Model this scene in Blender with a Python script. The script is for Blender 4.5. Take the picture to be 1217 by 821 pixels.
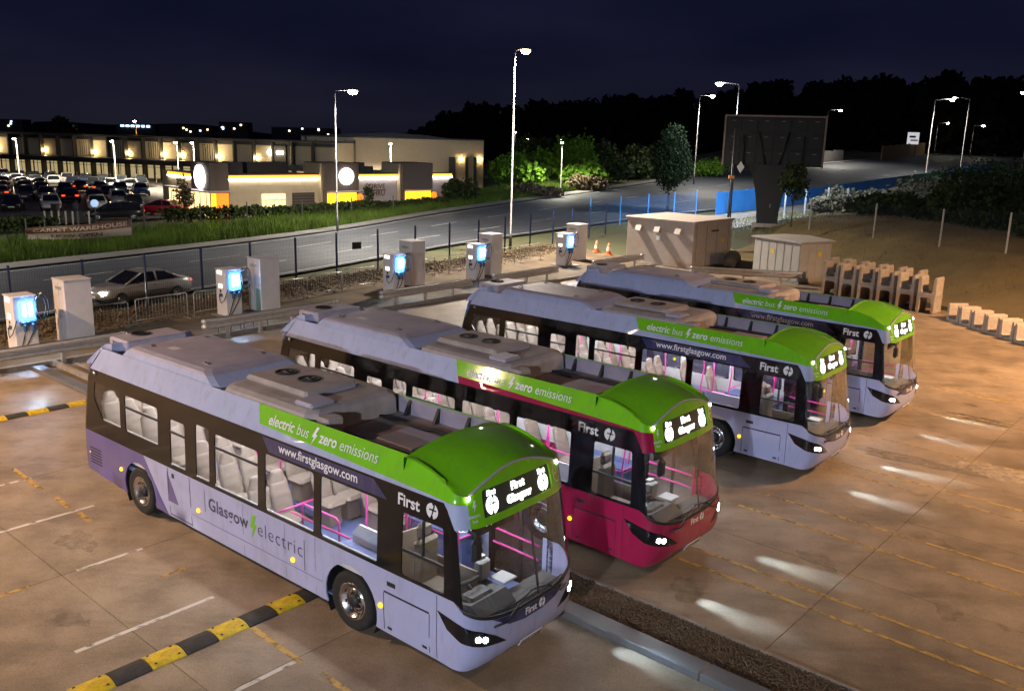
import bpy, math, random, numpy as np
from mathutils import Vector, Matrix
from mathutils.geometry import delaunay_2d_cdt
random.seed(7); RNG = np.random.default_rng(7)
R = math.radians
sc = bpy.context.scene
for o in list(bpy.data.objects): bpy.data.objects.remove(o)
COL = sc.collection

# ------------------------------------------------------------------ camera
cam = bpy.data.cameras.new('camera'); camo = bpy.data.objects.new('camera', cam); COL.objects.link(camo)
cam.sensor_fit = 'HORIZONTAL'; cam.sensor_width = 36.0; cam.lens = 1051.04/1217*36.0
cam.clip_start = 0.1; cam.clip_end = 3000
camo.matrix_world = Matrix.Translation((0, 0, 7.605)) @ Matrix.Rotation(R(90-13.2176), 4, 'X') @ Matrix.Rotation(R(1.5243), 4, 'Z')
sc.camera = camo

# ------------------------------------------------------------------ night sky
w = bpy.data.worlds.new('World'); sc.world = w; w.use_nodes = True
nt = w.node_tree; nt.nodes.clear()
def wn(t, **k):
    n = nt.nodes.new(t)
    for a, b in k.items(): setattr(n, a, b)
    return n
tc = wn('ShaderNodeTexCoord'); sep = wn('ShaderNodeSeparateXYZ'); nt.links.new(tc.outputs['Generated'], sep.inputs[0])
rmp = wn('ShaderNodeValToRGB'); nt.links.new(sep.outputs['Z'], rmp.inputs[0])
cr = rmp.color_ramp
cr.elements[0].position = 0.0; cr.elements[0].color = (.0112, .0112, .0215, 1)
cr.elements[1].position = 0.45; cr.elements[1].color = (.0034, .0050, .0205, 1)
e = cr.elements.new(.10); e.color = (.0066, .0075, .0225, 1)
noi = wn('ShaderNodeTexNoise'); noi.inputs['Scale'].default_value = 3.2; noi.inputs['Detail'].default_value = 5
mpn = wn('ShaderNodeMapping'); mpn.inputs['Scale'].default_value = (1, 1, 3.5)
nt.links.new(tc.outputs['Generated'], mpn.inputs[0]); nt.links.new(mpn.outputs[0], noi.inputs['Vector'])
r2 = wn('ShaderNodeValToRGB'); nt.links.new(noi.outputs['Fac'], r2.inputs[0])
r2.color_ramp.elements[0].position = .35; r2.color_ramp.elements[0].color = (.66, .68, .76, 1)
r2.color_ramp.elements[1].position = .75; r2.color_ramp.elements[1].color = (1.38, 1.32, 1.22, 1)
mxs = wn('ShaderNodeMix', data_type='RGBA', blend_type='MULTIPLY'); mxs.inputs[0].default_value = 1
nt.links.new(rmp.outputs[0], mxs.inputs[6]); nt.links.new(r2.outputs[0], mxs.inputs[7])
sky = wn('ShaderNodeTexSky', sky_type='NISHITA'); sky.sun_disc = False; sky.sun_elevation = R(-6); sky.sun_rotation = R(200)
bg1 = wn('ShaderNodeBackground'); bg2 = wn('ShaderNodeBackground'); add = wn('ShaderNodeAddShader'); out = wn('ShaderNodeOutputWorld')
nt.links.new(mxs.outputs[2], bg1.inputs[0]); bg1.inputs[1].default_value = 0.62
nt.links.new(sky.outputs[0], bg2.inputs[0]); bg2.inputs[1].default_value = 0.05
nt.links.new(bg1.outputs[0], add.inputs[0]); nt.links.new(bg2.outputs[0], add.inputs[1]); nt.links.new(add.outputs[0], out.inputs[0])
# weak bluish sun lamp added as fill to lift the night shadows
sl = bpy.data.lights.new('fill_light', 'SUN'); sl.energy = 0.05; sl.angle = R(12); sl.color = (.62, .66, 1.0)
so = bpy.data.objects.new('fill_light', sl); COL.objects.link(so); so.rotation_euler = (R(42), 0, R(-38))

sc.view_settings.view_transform = 'Standard'; sc.view_settings.look = 'None'
sc.view_settings.exposure = 0.6; sc.view_settings.gamma = 1.0; sc.view_settings.use_curve_mapping = False
sc.render.engine = 'CYCLES'
cy = sc.cycles
cy.use_denoising = True; cy.use_light_tree = True; cy.max_bounces = 6; cy.diffuse_bounces = 2; cy.glossy_bounces = 3
cy.transmission_bounces = 4; cy.transparent_max_bounces = 16; cy.sample_clamp_indirect = 3.0; cy.sample_clamp_direct = 0.0
cy.caustics_reflective = False; cy.caustics_refractive = False; cy.blur_glossy = 0.5
# strengths of the lamps (tuned here)
YARD_R, YARD_L, YARD_C, YARD_B, STREET = 40000, 23000, 28000, 26000, 6500
# ------------------------------------------------------------------ helpers
def tag(o, label=None, cat=None, group=None, kind=None):
    if label: o['label'] = label
    if cat: o['category'] = cat
    if group: o['group'] = group
    if kind: o['kind'] = kind
    return o
def empty(name, loc=(0, 0, 0), rz=0, label=None, cat=None, group=None, kind=None, parent=None):
    o = bpy.data.objects.new(name, None); COL.objects.link(o); o.location = loc; o.rotation_euler = (0, 0, rz)
    o.empty_display_size = .2
    if parent: o.parent = parent
    return tag(o, label, cat, group, kind)
def link(name, me, parent=None, loc=None, rz=None, mat=None):
    o = bpy.data.objects.new(name, me); COL.objects.link(o)
    if parent: o.parent = parent
    if loc is not None: o.location = loc
    if rz is not None: o.rotation_euler = (0, 0, rz)
    if mat is not None:
        o.material_slots[0].link = 'OBJECT'; o.material_slots[0].material = mat
    return o
def copy_tree(o, parent=None):
    c = o.copy(); COL.objects.link(c)
    if parent: c.parent = parent
    for ch in o.children: copy_tree(ch, c)
    return c
def np_mesh(name, V, F, mat=None, smooth=False):
    """V (n,3) float array, F (m,k) int array of equal-sided faces"""
    me = bpy.data.meshes.new(name); V = np.asarray(V, np.float32); F = np.asarray(F, np.int32)
    m, k = F.shape
    me.vertices.add(len(V)); me.vertices.foreach_set('co', V.ravel())
    me.loops.add(m*k); me.loops.foreach_set('vertex_index', F.ravel())
    me.polygons.add(m); me.polygons.foreach_set('loop_start', np.arange(0, m*k, k, dtype=np.int32))
    me.polygons.foreach_set('loop_total', np.full(m, k, np.int32))
    if smooth: me.polygons.foreach_set('use_smooth', np.ones(m, bool))
    me.update(calc_edges=True)
    if mat: me.materials.append(mat)
    return me
class MB:
    def __init__(s): s.v = []; s.f = []; s.sm = []
    def add(s, V, F, smooth=False):
        n = len(s.v); s.v += [tuple(p) for p in V]; s.f += [tuple(i+n for i in f) for f in F]; s.sm += [smooth]*len(F); return s
    def box(s, c, d, rz=0, bev=0.0):
        x, y, z = d[0]/2, d[1]/2, d[2]/2; b = min(bev, x*.95, y*.95, z*.95)
        V = []
        if b <= 0:
            V = [(sx*x, sy*y, sz*z) for sz in (-1, 1) for sx, sy in ((-1, -1), (1, -1), (1, 1), (-1, 1))]
            F = [(3, 2, 1, 0), (4, 5, 6, 7), (0, 1, 5, 4), (1, 2, 6, 5), (2, 3, 7, 6), (3, 0, 4, 7)]
        else:
            def ring(hx, hy, zz, c2):
                return [(-hx+c2, -hy, zz), (hx-c2, -hy, zz), (hx, -hy+c2, zz), (hx, hy-c2, zz), (hx-c2, hy, zz), (-hx+c2, hy, zz), (-hx, hy-c2, zz), (-hx, -hy+c2, zz)]
            V = ring(x-b, y-b, -z, b*.5)+ring(x, y, -z+b, b)+ring(x, y, z-b, b)+ring(x-b, y-b, z, b*.5)
            F = [tuple(range(7, -1, -1)), tuple(range(24, 32))]
            for k in range(3):
                for i in range(8):
                    j = (i+1) % 8; F.append((k*8+i, k*8+j, k*8+8+j, k*8+8+i))
        ca, sa = math.cos(rz), math.sin(rz)
        V = [(c[0]+ca*p[0]-sa*p[1], c[1]+sa*p[0]+ca*p[1], c[2]+p[2]) for p in V]
        return s.add(V, F)
    def tube(s, path, r, n=8, cap=True, closed=False):
        path = [Vector(p) for p in path]; m = len(path)
        rr = r if isinstance(r, (list, tuple)) else [r]*m
        V = []; up = None
        for i, p in enumerate(path):
            a = path[(i-1) % m] if (i > 0 or closed) else p
            b = path[(i+1) % m] if (i < m-1 or closed) else p
            d = (b-a).normalized()
            if up is None:
                up = Vector((0, 0, 1)) if abs(d.z) < .9 else Vector((1, 0, 0))
            sd = d.cross(up).normalized(); up = sd.cross(d).normalized()
            for k in range(n):
                t = 2*math.pi*k/n; V.append(p+rr[i]*(math.cos(t)*sd+math.sin(t)*up))
        F = []
        for i in range(m if closed else m-1):
            for k in range(n):
                a = i*n+k; b = i*n+(k+1) % n; c = ((i+1) % m)*n+(k+1) % n; dd = ((i+1) % m)*n+k
                F.append((a, b, c, dd))
        if cap and not closed:
            F.append(tuple(range(n-1, -1, -1))); F.append(tuple((m-1)*n+k for k in range(n)))
        return s.add(V, F, True)
    def lathe(s, prof, c=(0, 0, 0), axis='z', n=20, smooth=True):
        V = []; F = []
        for (r, h) in prof:
            for k in range(n):
                t = 2*math.pi*k/n; a, b = r*math.cos(t), r*math.sin(t)
                p = (a, b, h) if axis == 'z' else ((a, h, b) if axis == 'y' else (h, a, b))
                V.append((c[0]+p[0], c[1]+p[1], c[2]+p[2]))
        for i in range(len(prof)-1):
            for k in range(n):
                q = (k+1) % n
                f = (i*n+k, i*n+q, (i+1)*n+q, (i+1)*n+k)
                F.append(f[::-1] if axis == 'y' else f)
        return s.add(V, F, smooth)
    def prism(s, poly, axis, a, b):
        """2D polygon extruded along an axis from a to b; poly in the other two axes, in order"""
        n = len(poly)
        def P(p, h): return (p[0], p[1], h) if axis == 'z' else ((p[0], h, p[1]) if axis == 'y' else (h, p[0], p[1]))
        V = [P(p, a) for p in poly]+[P(p, b) for p in poly]
        F = [tuple(range(n-1, -1, -1)), tuple(range(n, 2*n))]+[(i, (i+1) % n, n+(i+1) % n, n+i) for i in range(n)]
        return s.add(V, F)
    def mesh(s, name, mat=None):
        me = bpy.data.meshes.new(name); me.from_pydata([tuple(p) for p in s.v], [], s.f)
        if any(s.sm): me.polygons.foreach_set('use_smooth', s.sm)
        me.update()
        if mat: me.materials.append(mat)
        return me
    def build(s, name, mat, parent=None, loc=None, rz=None): return link(name, s.mesh(name, mat), parent, loc, rz)
def part(name, mat, parent, fn, *a, **k):
    m = MB(); getattr(m, fn)(*a, **k); return m.build(name, mat, parent)
# ------------------------------------------------------------------ materials
def mat(name, col, rough=.6, metal=0, noise=0, nscale=4.0, bump=0, bscale=30., coat=0, spec=.5, col2=None, rand=0, space='obj', stretch=None):
    m = bpy.data.materials.new(name); m.use_nodes = True; n = m.node_tree.nodes; l = m.node_tree.links; b = n['Principled BSDF']
    b.inputs['Base Color'].default_value = (*col, 1); b.inputs['Roughness'].default_value = rough; b.inputs['Metallic'].default_value = metal
    b.inputs['Specular IOR Level'].default_value = spec
    if coat: b.inputs['Coat Weight'].default_value = coat; b.inputs['Coat Roughness'].default_value = .035
    src = None
    if noise or bump:
        if space == 'obj': t = n.new('ShaderNodeTexCoord').outputs['Object']
        else: t = n.new('ShaderNodeNewGeometry').outputs['Position']
        if stretch:
            mp = n.new('ShaderNodeMapping'); mp.inputs['Scale'].default_value = stretch[:3]
            if len(stretch) > 3: mp.inputs['Rotation'].default_value = (0, 0, stretch[3])
            l.new(t, mp.inputs[0]); t = mp.outputs[0]
    if noise:
        nz = n.new('ShaderNodeTexNoise'); nz.inputs['Scale'].default_value = nscale; nz.inputs['Detail'].default_value = 7; nz.inputs['Roughness'].default_value = .62
        l.new(t, nz.inputs['Vector'])
        rp = n.new('ShaderNodeValToRGB'); l.new(nz.outputs['Fac'], rp.inputs[0])
        c2 = col2 or tuple(c*(1-noise) for c in col)
        rp.color_ramp.elements[0].position = .3; rp.color_ramp.elements[0].color = (*c2, 1)
        rp.color_ramp.elements[1].position = .7; rp.color_ramp.elements[1].color = (*col, 1)
        src = rp.outputs[0]
        rr = n.new('ShaderNodeMapRange'); l.new(nz.outputs['Fac'], rr.inputs[0]); rr.inputs[3].default_value = min(1, rough*1.15); rr.inputs[4].default_value = rough*.85
        l.new(rr.outputs[0], b.inputs['Roughness'])
    if rand:
        oi = n.new('ShaderNodeObjectInfo'); hs = n.new('ShaderNodeHueSaturation')
        mr = n.new('ShaderNodeMapRange'); l.new(oi.outputs['Random'], mr.inputs[0]); mr.inputs[3].default_value = 1-rand; mr.inputs[4].default_value = 1+rand
        l.new(mr.outputs[0], hs.inputs['Value'])
        if src: l.new(src, hs.inputs['Color'])
        else: hs.inputs['Color'].default_value = (*col, 1)
        src = hs.outputs[0]
    if src: l.new(src, b.inputs['Base Color'])
    if bump:
        nb = n.new('ShaderNodeTexNoise'); nb.inputs['Scale'].default_value = bscale; nb.inputs['Detail'].default_value = 5; l.new(t, nb.inputs['Vector'])
        bp = n.new('ShaderNodeBump'); bp.inputs['Strength'].default_value = bump; bp.inputs['Distance'].default_value = .02
        l.new(nb.outputs['Fac'], bp.inputs['Height']); l.new(bp.outputs[0], b.inputs['Normal'])
    return m
def emit(name, col, strength):
    m = bpy.data.materials.new(name); m.use_nodes = True; n = m.node_tree.nodes; b = n['Principled BSDF']
    b.inputs['Base Color'].default_value = (*[c*.5 for c in col], 1); b.inputs['Emission Color'].default_value = (*col, 1); b.inputs['Emission Strength'].default_value = strength
    return m
def glass(name, tint, refl=1.0, rough=.02):
    m = bpy.data.materials.new(name); m.use_nodes = True; n = m.node_tree.nodes; l = m.node_tree.links; n.clear()
    o = n.new('ShaderNodeOutputMaterial'); t = n.new('ShaderNodeBsdfTransparent'); t.inputs[0].default_value = (*tint, 1)
    g = n.new('ShaderNodeBsdfGlossy'); g.inputs['Roughness'].default_value = rough; g.inputs[0].default_value = (refl, refl, refl, 1)
    f = n.new('ShaderNodeLayerWeight'); f.inputs[0].default_value = .5; mx = n.new('ShaderNodeMixShader')
    pw = n.new('ShaderNodeMath'); pw.operation = 'POWER'; l.new(f.outputs['Facing'], pw.inputs[0]); pw.inputs[1].default_value = 5
    ma = n.new('ShaderNodeMath'); ma.operation = 'MULTIPLY_ADD'; l.new(pw.outputs[0], ma.inputs[0]); ma.inputs[1].default_value = .92; ma.inputs[2].default_value = .055
    l.new(ma.outputs[0], mx.inputs[0]); l.new(t.outputs[0], mx.inputs[1]); l.new(g.outputs[0], mx.inputs[2]); l.new(mx.outputs[0], o.inputs[0])
    return m
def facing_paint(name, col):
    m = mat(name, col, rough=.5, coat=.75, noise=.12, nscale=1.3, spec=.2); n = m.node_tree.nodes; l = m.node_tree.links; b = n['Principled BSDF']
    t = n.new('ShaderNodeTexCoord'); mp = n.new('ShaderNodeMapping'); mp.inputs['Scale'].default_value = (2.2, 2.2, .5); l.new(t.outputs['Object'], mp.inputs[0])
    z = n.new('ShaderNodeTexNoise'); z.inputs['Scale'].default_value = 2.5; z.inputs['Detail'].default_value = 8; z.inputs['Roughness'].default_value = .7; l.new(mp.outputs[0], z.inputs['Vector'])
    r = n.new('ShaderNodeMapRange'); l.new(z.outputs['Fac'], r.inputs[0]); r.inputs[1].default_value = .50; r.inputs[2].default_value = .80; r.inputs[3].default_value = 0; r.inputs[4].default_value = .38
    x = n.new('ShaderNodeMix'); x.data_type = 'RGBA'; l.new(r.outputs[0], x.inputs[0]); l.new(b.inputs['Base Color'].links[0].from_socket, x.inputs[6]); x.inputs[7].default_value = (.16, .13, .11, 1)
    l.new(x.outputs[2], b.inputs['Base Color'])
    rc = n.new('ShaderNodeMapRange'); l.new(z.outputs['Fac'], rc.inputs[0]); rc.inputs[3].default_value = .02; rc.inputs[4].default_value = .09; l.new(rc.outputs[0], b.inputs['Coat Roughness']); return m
M = {}
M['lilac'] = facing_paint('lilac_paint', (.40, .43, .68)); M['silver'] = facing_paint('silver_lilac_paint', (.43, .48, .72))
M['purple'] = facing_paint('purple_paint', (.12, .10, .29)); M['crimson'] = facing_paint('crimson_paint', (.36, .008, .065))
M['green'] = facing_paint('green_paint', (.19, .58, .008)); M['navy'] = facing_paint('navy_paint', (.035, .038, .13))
M['black'] = mat('black_gloss_panel', (.010, .010, .012), rough=.10, spec=.35, noise=.3, nscale=2)
M['blackm'] = mat('black_matt_plastic', (.02, .02, .022), rough=.55, noise=.3, nscale=6)
M['rub'] = mat('tyre_rubber', (.018, .018, .018), rough=.85, noise=.4, nscale=14, bump=.3)
M['rim'] = mat('polished_rim', (.62, .62, .64), rough=.22, metal=1, noise=.2, nscale=8)
M['grp'] = mat('roof_fibreglass', (.46, .42, .52), rough=.48, noise=.28, nscale=1.6, bump=.08, bscale=60)
M['grp2'] = mat('dusty_roof_unit', (.47, .41, .40), rough=.62, noise=.35, nscale=2.2, bump=.1, bscale=50)
M['roofm'] = mat('roof_sheet', (.34, .28, .25), rough=.7, noise=.35, nscale=1.8)
M['fair'] = mat('fairing_inside', (.30, .27, .36), rough=.6, noise=.2)
M['glass'] = glass('bus_glass', (.90, .93, .95)); M['tint'] = glass('tinted_glass', (.74, .77, .78))
M['seat'] = mat('beige_seat_leather', (.27, .215, .18), rough=.55, noise=.18, nscale=9, bump=.1, bscale=25)
M['pink'] = mat('pink_handrail', (.72, .06, .34), rough=.3)
M['floor'] = mat('blue_bus_floor', (.10, .14, .33), rough=.6, noise=.2, nscale=10)
M['lining'] = mat('pale_lining', (.55, .55, .58), rough=.6, noise=.08)
M['dash'] = mat('grey_dashboard', (.10, .10, .105), rough=.55, noise=.25, nscale=8)
M['busl'] = emit('saloon_light', (1, .97, .95), 29)
M['white'] = mat('white_vinyl', (.80, .80, .82), rough=.4, noise=.05)
M['text_navy'] = mat('navy_vinyl', (.05, .05, .11), rough=.4, noise=.1)
M['text_green'] = mat('green_vinyl', (.16, .48, .02), rough=.4, noise=.1)
M['led'] = emit('destination_led', (.92, 1, .97), 7.0); M['head'] = emit('headlight_led', (.86, .93, 1), 60)
M['amber'] = emit('amber_marker', (1, .48, .01), 2.0); M['mark'] = emit('white_marker_lamp', (1, .97, .92), 25)
M['gap'] = mat('panel_gap', (.02, .02, .03), rough=.8)
M['plate'] = mat('plate_white', (.7, .7, .68), rough=.5); 
M['lamp_off'] = mat('lamp_housing_black', (.01, .01, .012), rough=.1)
M['disp'] = mat('display_backing', (.03, .05, .045), rough=.3); M['seam'] = mat('panel_seam_dark', (.14, .15, .26), rough=.7); M['steelb'] = mat('zinc_fitting', (.4, .4, .42), rough=.4, metal=.8)  # seam: plain darker lilac for the panel joint strips
# ================================================================== the ground
YA = R(-41.0); YO = (-8.0364, 18.7245); EX = (math.cos(YA), math.sin(YA)); EY = (-math.sin(YA), math.cos(YA))
def Y(x, y, z=0.): return Vector((YO[0]+EX[0]*x+EY[0]*y, YO[1]+EX[1]*x+EY[1]*y, z))
def sst(a, b, x): t = np.clip((x-a)/(b-a), 0, 1); return t*t*(3-2*t)
RISE = .035
def rise(x, y):
    """level of the main road: climbs to the right of the retail park"""
    d = np.maximum(0, y-72.); d = d*d/(d+8)
    lat = x*.917-y*.4
    return RISE*d*sst(-60, -47, lat)
def mound(x, y):
    yx = (x-YO[0])*EX[0]+(y-YO[1])*EX[1]; yy = (x-YO[0])*EY[0]+(y-YO[1])*EY[1]
    edge = np.interp(yx, [-30, -14, -6, 0, 6, 12, 30], [64, 52, 46.5, 42, 38.2, 34.6, 26])
    d = yy-edge
    base = 2.3*sst(0, 13, d)*sst(-26, -6, yx)
    return base*(1-.75*sst(16, 34, d))+.12*np.sin(x*.9)*np.cos(y*.7)*sst(0, 4, d)*sst(-20, -6, yx)
def T(x, y): return rise(x, y)+mound(x, y)
def Tz(x, y): return float(T(np.float64(x), np.float64(y)))
M['soil'] = mat('brown_soil', (.17, .12, .065), rough=.95, noise=.6, nscale=.55, bump=.8, bscale=5, space='w')
M['grassg'] = mat('dark_turf', (.055, .075, .022), rough=.95, noise=.5, nscale=.35, bump=.6, bscale=8, space='w', col2=(.07, .055, .03))
xs = np.unique(np.concatenate([np.linspace(-900, -120, 14), np.linspace(-120, 120, 161), np.linspace(120, 900, 14)]))
ys = np.unique(np.concatenate([np.linspace(-60, 0, 8), np.linspace(0, 140, 95), np.linspace(140, 330, 40), np.linspace(330, 1200, 14)]))
gx, gy = np.meshgrid(xs, ys, indexing='ij'); gz = T(gx, gy)-.16
# keep the ground well under the concrete yard
V = np.stack([gx, gy, gz], -1).reshape(-1, 3); ni, nj = gx.shape
idx = np.arange(ni*nj).reshape(ni, nj); F = np.stack([idx[:-1, :-1], idx[1:, :-1], idx[1:, 1:], idx[:-1, 1:]], -1).reshape(-1, 4)
tag(link('ground', np_mesh('ground', V, F, M['grassg'], True)), kind='structure')
def sheet(name, pts_a, pts_b, z, material, parent=None, sub=6, kind='structure', terr=True):
    """ribbon between two polylines of equal length, draped on the terrain"""
    V = []; n = sub+1
    for a, b in zip(pts_a, pts_b):
        for k in range(n):
            x = a[0]+(b[0]-a[0])*k/sub; y = a[1]+(b[1]-a[1])*k/sub; V.append((x, y, (Tz(x, y) if terr else 0)+z))
    F = []
    for i in range(len(pts_a)-1):
        for k in range(sub):
            a = i*n+k; F.append((a, a+1, a+n+1, a+n))
    me = np_mesh(name, V, F, material, True)
    if me.polygons[0].normal.z < 0: me.flip_normals()
    o = link(name, me, parent)
    if kind and not parent: tag(o, kind=kind)
    return o
# ---- concrete yard: cast bays with real joints between them
def concrete():
    m = mat('yard_concrete', (.29, .235, .185), rough=.62, noise=.0, bump=.12, bscale=45, space='w', spec=.35)
    n = m.node_tree.nodes; l = m.node_tree.links; b = n['Principled BSDF']
    pos = n.new('ShaderNodeNewGeometry').outputs['Position']
    def nz(scale, detail, st=None, rot=0):
        v = pos
        if st:
            mp = n.new('ShaderNodeMapping'); mp.inputs['Rotation'].default_value = (0, 0, rot); mp.inputs['Scale'].default_value = st; 
            mp.vector_type = 'TEXTURE' if 0 else 'POINT'; l.new(v, mp.inputs[0]); v = mp.outputs[0]
        t = n.new('ShaderNodeTexNoise'); t.inputs['Scale'].default_value = scale; t.inputs['Detail'].default_value = detail; t.inputs['Roughness'].default_value = .65; l.new(v, t.inputs['Vector']); return t.outputs['Fac']
    def ramp(src, a, ca, b_, cb):
        r = n.new('ShaderNodeValToRGB'); l.new(src, r.inputs[0]); r.color_ramp.elements[0].position = a; r.color_ramp.elements[0].color = (*ca, 1); r.color_ramp.elements[1].position = b_; r.color_ramp.elements[1].color = (*cb, 1); return r.outputs[0]
    def mul(a, b_):
        x = n.new('ShaderNodeMix'); x.data_type = 'RGBA'; x.blend_type = 'MULTIPLY'; x.inputs[0].default_value = 1; l.new(a, x.inputs[6]); l.new(b_, x.inputs[7]); return x.outputs[2]
    c = ramp(nz(.16, 6), .34, (.25, .185, .125), .68, (.38, .295, .21))
    c = mul(c, ramp(nz(1.3, 9), .34, (.72, .71, .69), .60, (1.06, 1.05, 1.04)))
    # tyre tracks along the bays, broken up
    c = mul(c, ramp(nz(1.0, 7, (.22, .85, 1), R(41)), .34, (.66, .65, .63), .50, (1.0, 1.0, 1.0)))
    # aggregate grain
    c = mul(c, ramp(nz(28.0, 3), .30, (.78, .78, .78), .62, (1.08, 1.08, 1.08)))
    # dark oil drips
    c = mul(c, ramp(nz(.9, 2), .22, (.42, .40, .38), .30, (1, 1, 1)))
    c = mul(c, ramp(nz(3.7, 2), .17, (.45, .43, .40), .23, (1, 1, 1)))
    oi = n.new('ShaderNodeObjectInfo'); hs = n.new('ShaderNodeHueSaturation'); mr = n.new('ShaderNodeMapRange'); l.new(oi.outputs['Random'], mr.inputs[0]); mr.inputs[3].default_value = .90; mr.inputs[4].default_value = 1.08
    l.new(mr.outputs[0], hs.inputs['Value']); l.new(c, hs.inputs['Color']); l.new(hs.outputs[0], b.inputs['Base Color'])
    rr = n.new('ShaderNodeMapRange'); l.new(nz(.7, 6), rr.inputs[0]); rr.inputs[1].default_value = .3; rr.inputs[2].default_value = .7; rr.inputs[3].default_value = .36; rr.inputs[4].default_value = .70; l.new(rr.outputs[0], b.inputs['Roughness'])
    return m
M['conc'] = concrete()
M['jointm'] = mat('joint_filler', (.035, .03, .026), rough=.9, noise=.3)
def yedge(yx): return float(np.interp(yx, [-12, -6, 0, 6, 12, 30], [39.5, 41.5, 41.5, 38.0, 34.4, 26]))
yard = sheet('yard', [Y(-11.2, -40), Y(-6, -40), Y(0, -40), Y(6, -40), Y(12, -40), Y(40, -40)], [Y(-11.2, 39.5), Y(-6, 41.5), Y(0, 41.5), Y(6, 38), Y(12, 34.4), Y(40, 21)], -.035, M['jointm'], sub=2, terr=False)
xj = [-11.2, -6.68, -1.67, 3.33, 8.34, 13.35, 18.4, 23.4, 28.4]
yj = [-13.3, -8.3, -3.35, 1.62, 2.95, 6.45, 9.6, 13.0, 16.4, 19.8, 23.2, 26.6, 30.0, 33.4, 36.8, 41.5]
for i in range(len(xj)-1):
    for j in range(len(yj)-1):
        x0, x1, y0, y1 = xj[i]+.007, xj[i+1]-.007, yj[j]+.007, yj[j+1]-.007
        if yj[j] == 1.62: continue     # the gravel strip
        e0, e1 = yedge(x0), yedge(x1)
        if y0 > min(e0, e1): continue
        poly = [(x0, y0), (x1, y0), (x1, min(y1, e1)), (x0, min(y1, e0))]
        c = Y((x0+x1)/2, (y0+y1)/2)
        m = MB(); m.prism([(Y(*p)-c)[:2] for p in poly], 'z', -.03, 0.0)
        o = m.build('slab', M['conc'], yard, (c.x, c.y, 0))
# ---- gravel strip between the first two bays, with kerbs
M['kerbc'] = mat('kerb_concrete', (.30, .27, .24), rough=.75, noise=.35, nscale=3, bump=.2, bscale=30)
M['kerbd'] = mat('dark_wet_kerb', (.16, .16, .17), rough=.35, noise=.35, nscale=2)
M['stone'] = mat('gravel_stone', (.20, .125, .07), rough=.9, noise=.55, nscale=18, space='w', col2=(.07, .05, .033))
bed = MB(); c = Y(8.6, 2.35); bed.prism([(Y(*p)-c)[:2] for p in ((-11, 1.98), (28, 1.98), (28, 2.88), (-11, 2.88))], 'z', -.03, .02)
gb = tag(bed.build('gravel_bed', M['soil'], None, (c.x, c.y, 0)), kind='structure')
n = 24000
pu = RNG.uniform(3.5, 18, n); pv = RNG.uniform(1.99, 2.87, n); sz = RNG.uniform(.009, .024, n)
octa = np.array([(1, 0, 0), (0, 1, 0), (-1, 0, 0), (0, -1, 0), (.2, .1, .8), (-.1, .1, -.8)])
fo = np.array([(0, 1, 4), (1, 2, 4), (2, 3, 4), (3, 0, 4), (1, 0, 5), (2, 1, 5), (3, 2, 5), (0, 3, 5)])
ang = RNG.uniform(0, 6.28, n); V = octa[None]*(sz[:, None, None]*RNG.uniform(.8, 1.15, (n, 1, 3)))*(1+RNG.uniform(-.25, .25, (n, 6, 3)))
vx = V[..., 0]*np.cos(ang)[:, None]-V[..., 1]*np.sin(ang)[:, None]; vy = V[..., 0]*np.sin(ang)[:, None]+V[..., 1]*np.cos(ang)[:, None]
wx = YO[0]+EX[0]*pu+EY[0]*pv; wy = YO[1]+EX[1]*pu+EY[1]*pv
V = np.stack([vx+wx[:, None], vy+wy[:, None], V[..., 2]+.03+RNG.uniform(0, .03, n)[:, None]], -1).reshape(-1, 3)
F = (fo[None]+6*np.arange(n)[:, None, None]).reshape(-1, 3)
gst = tag(link('gravel', np_mesh('gravel', V, F, M['stone'])), 'brown loose gravel filling the strip between the first two buses', 'gravel', kind='stuff')
def kerb_run(x0, x1, y0, y1, h, material, L=.9, axis='x'):
    root = None; a = x0 if axis == 'x' else y0; e = x1 if axis == 'x' else y1; k = empty('kerb', (0, 0, 0), kind='structure')
    while a < e-.05:
        b = min(a+L, e)-.008
        q = ((a, y0), (b, y0), (b, y1), (a, y1)) if axis == 'x' else ((x0, a), (x1, a), (x1, b), (x0, b))
        c = Y((q[0][0]+q[2][0])/2, (q[0][1]+q[2][1])/2)
        m = MB(); m.box((0, 0, h/2-.03), (abs(q[2][0]-q[0][0]), abs(q[2][1]-q[0][1]), h+.06), YA, .015); m.build('kerb_stone', material, k, (c.x, c.y, 0))
        a += L
    return k
kerb_run(-11, 24, 2.88, 2.97, .05, M['kerbc']); kerb_run(-11, 24, 1.62, 1.98, .12, M['kerbd'], 3.0)
# raised kerb round the charger island behind the first bus
kerb_run(-11.35, -11.2, -14, 36, .16, M['kerbc'], .9, 'y')
kerb_run(-11.2, -8.3, 2.3, 2.46, .16, M['kerbc'], .9)
# earth between the yard and the road fence
sheet('soil', [Y(-11.34, -16), Y(-11.34, 0), Y(-11.34, 10), Y(-11.34, 20), Y(-11.34, 30), Y(-11.34, 40)], [Y(-17.9, -16), Y(-17.9, 0), Y(-17.9, 10), Y(-19.7, 20), Y(-20.4, 30), Y(-22, 42)], .06, M['soil'], sub=10)
for v in bpy.data.objects['soil'].data.vertices: v.co.z += .10*math.sin(v.co.x*1.7)*math.cos(v.co.y*1.3)*(.3)
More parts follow.
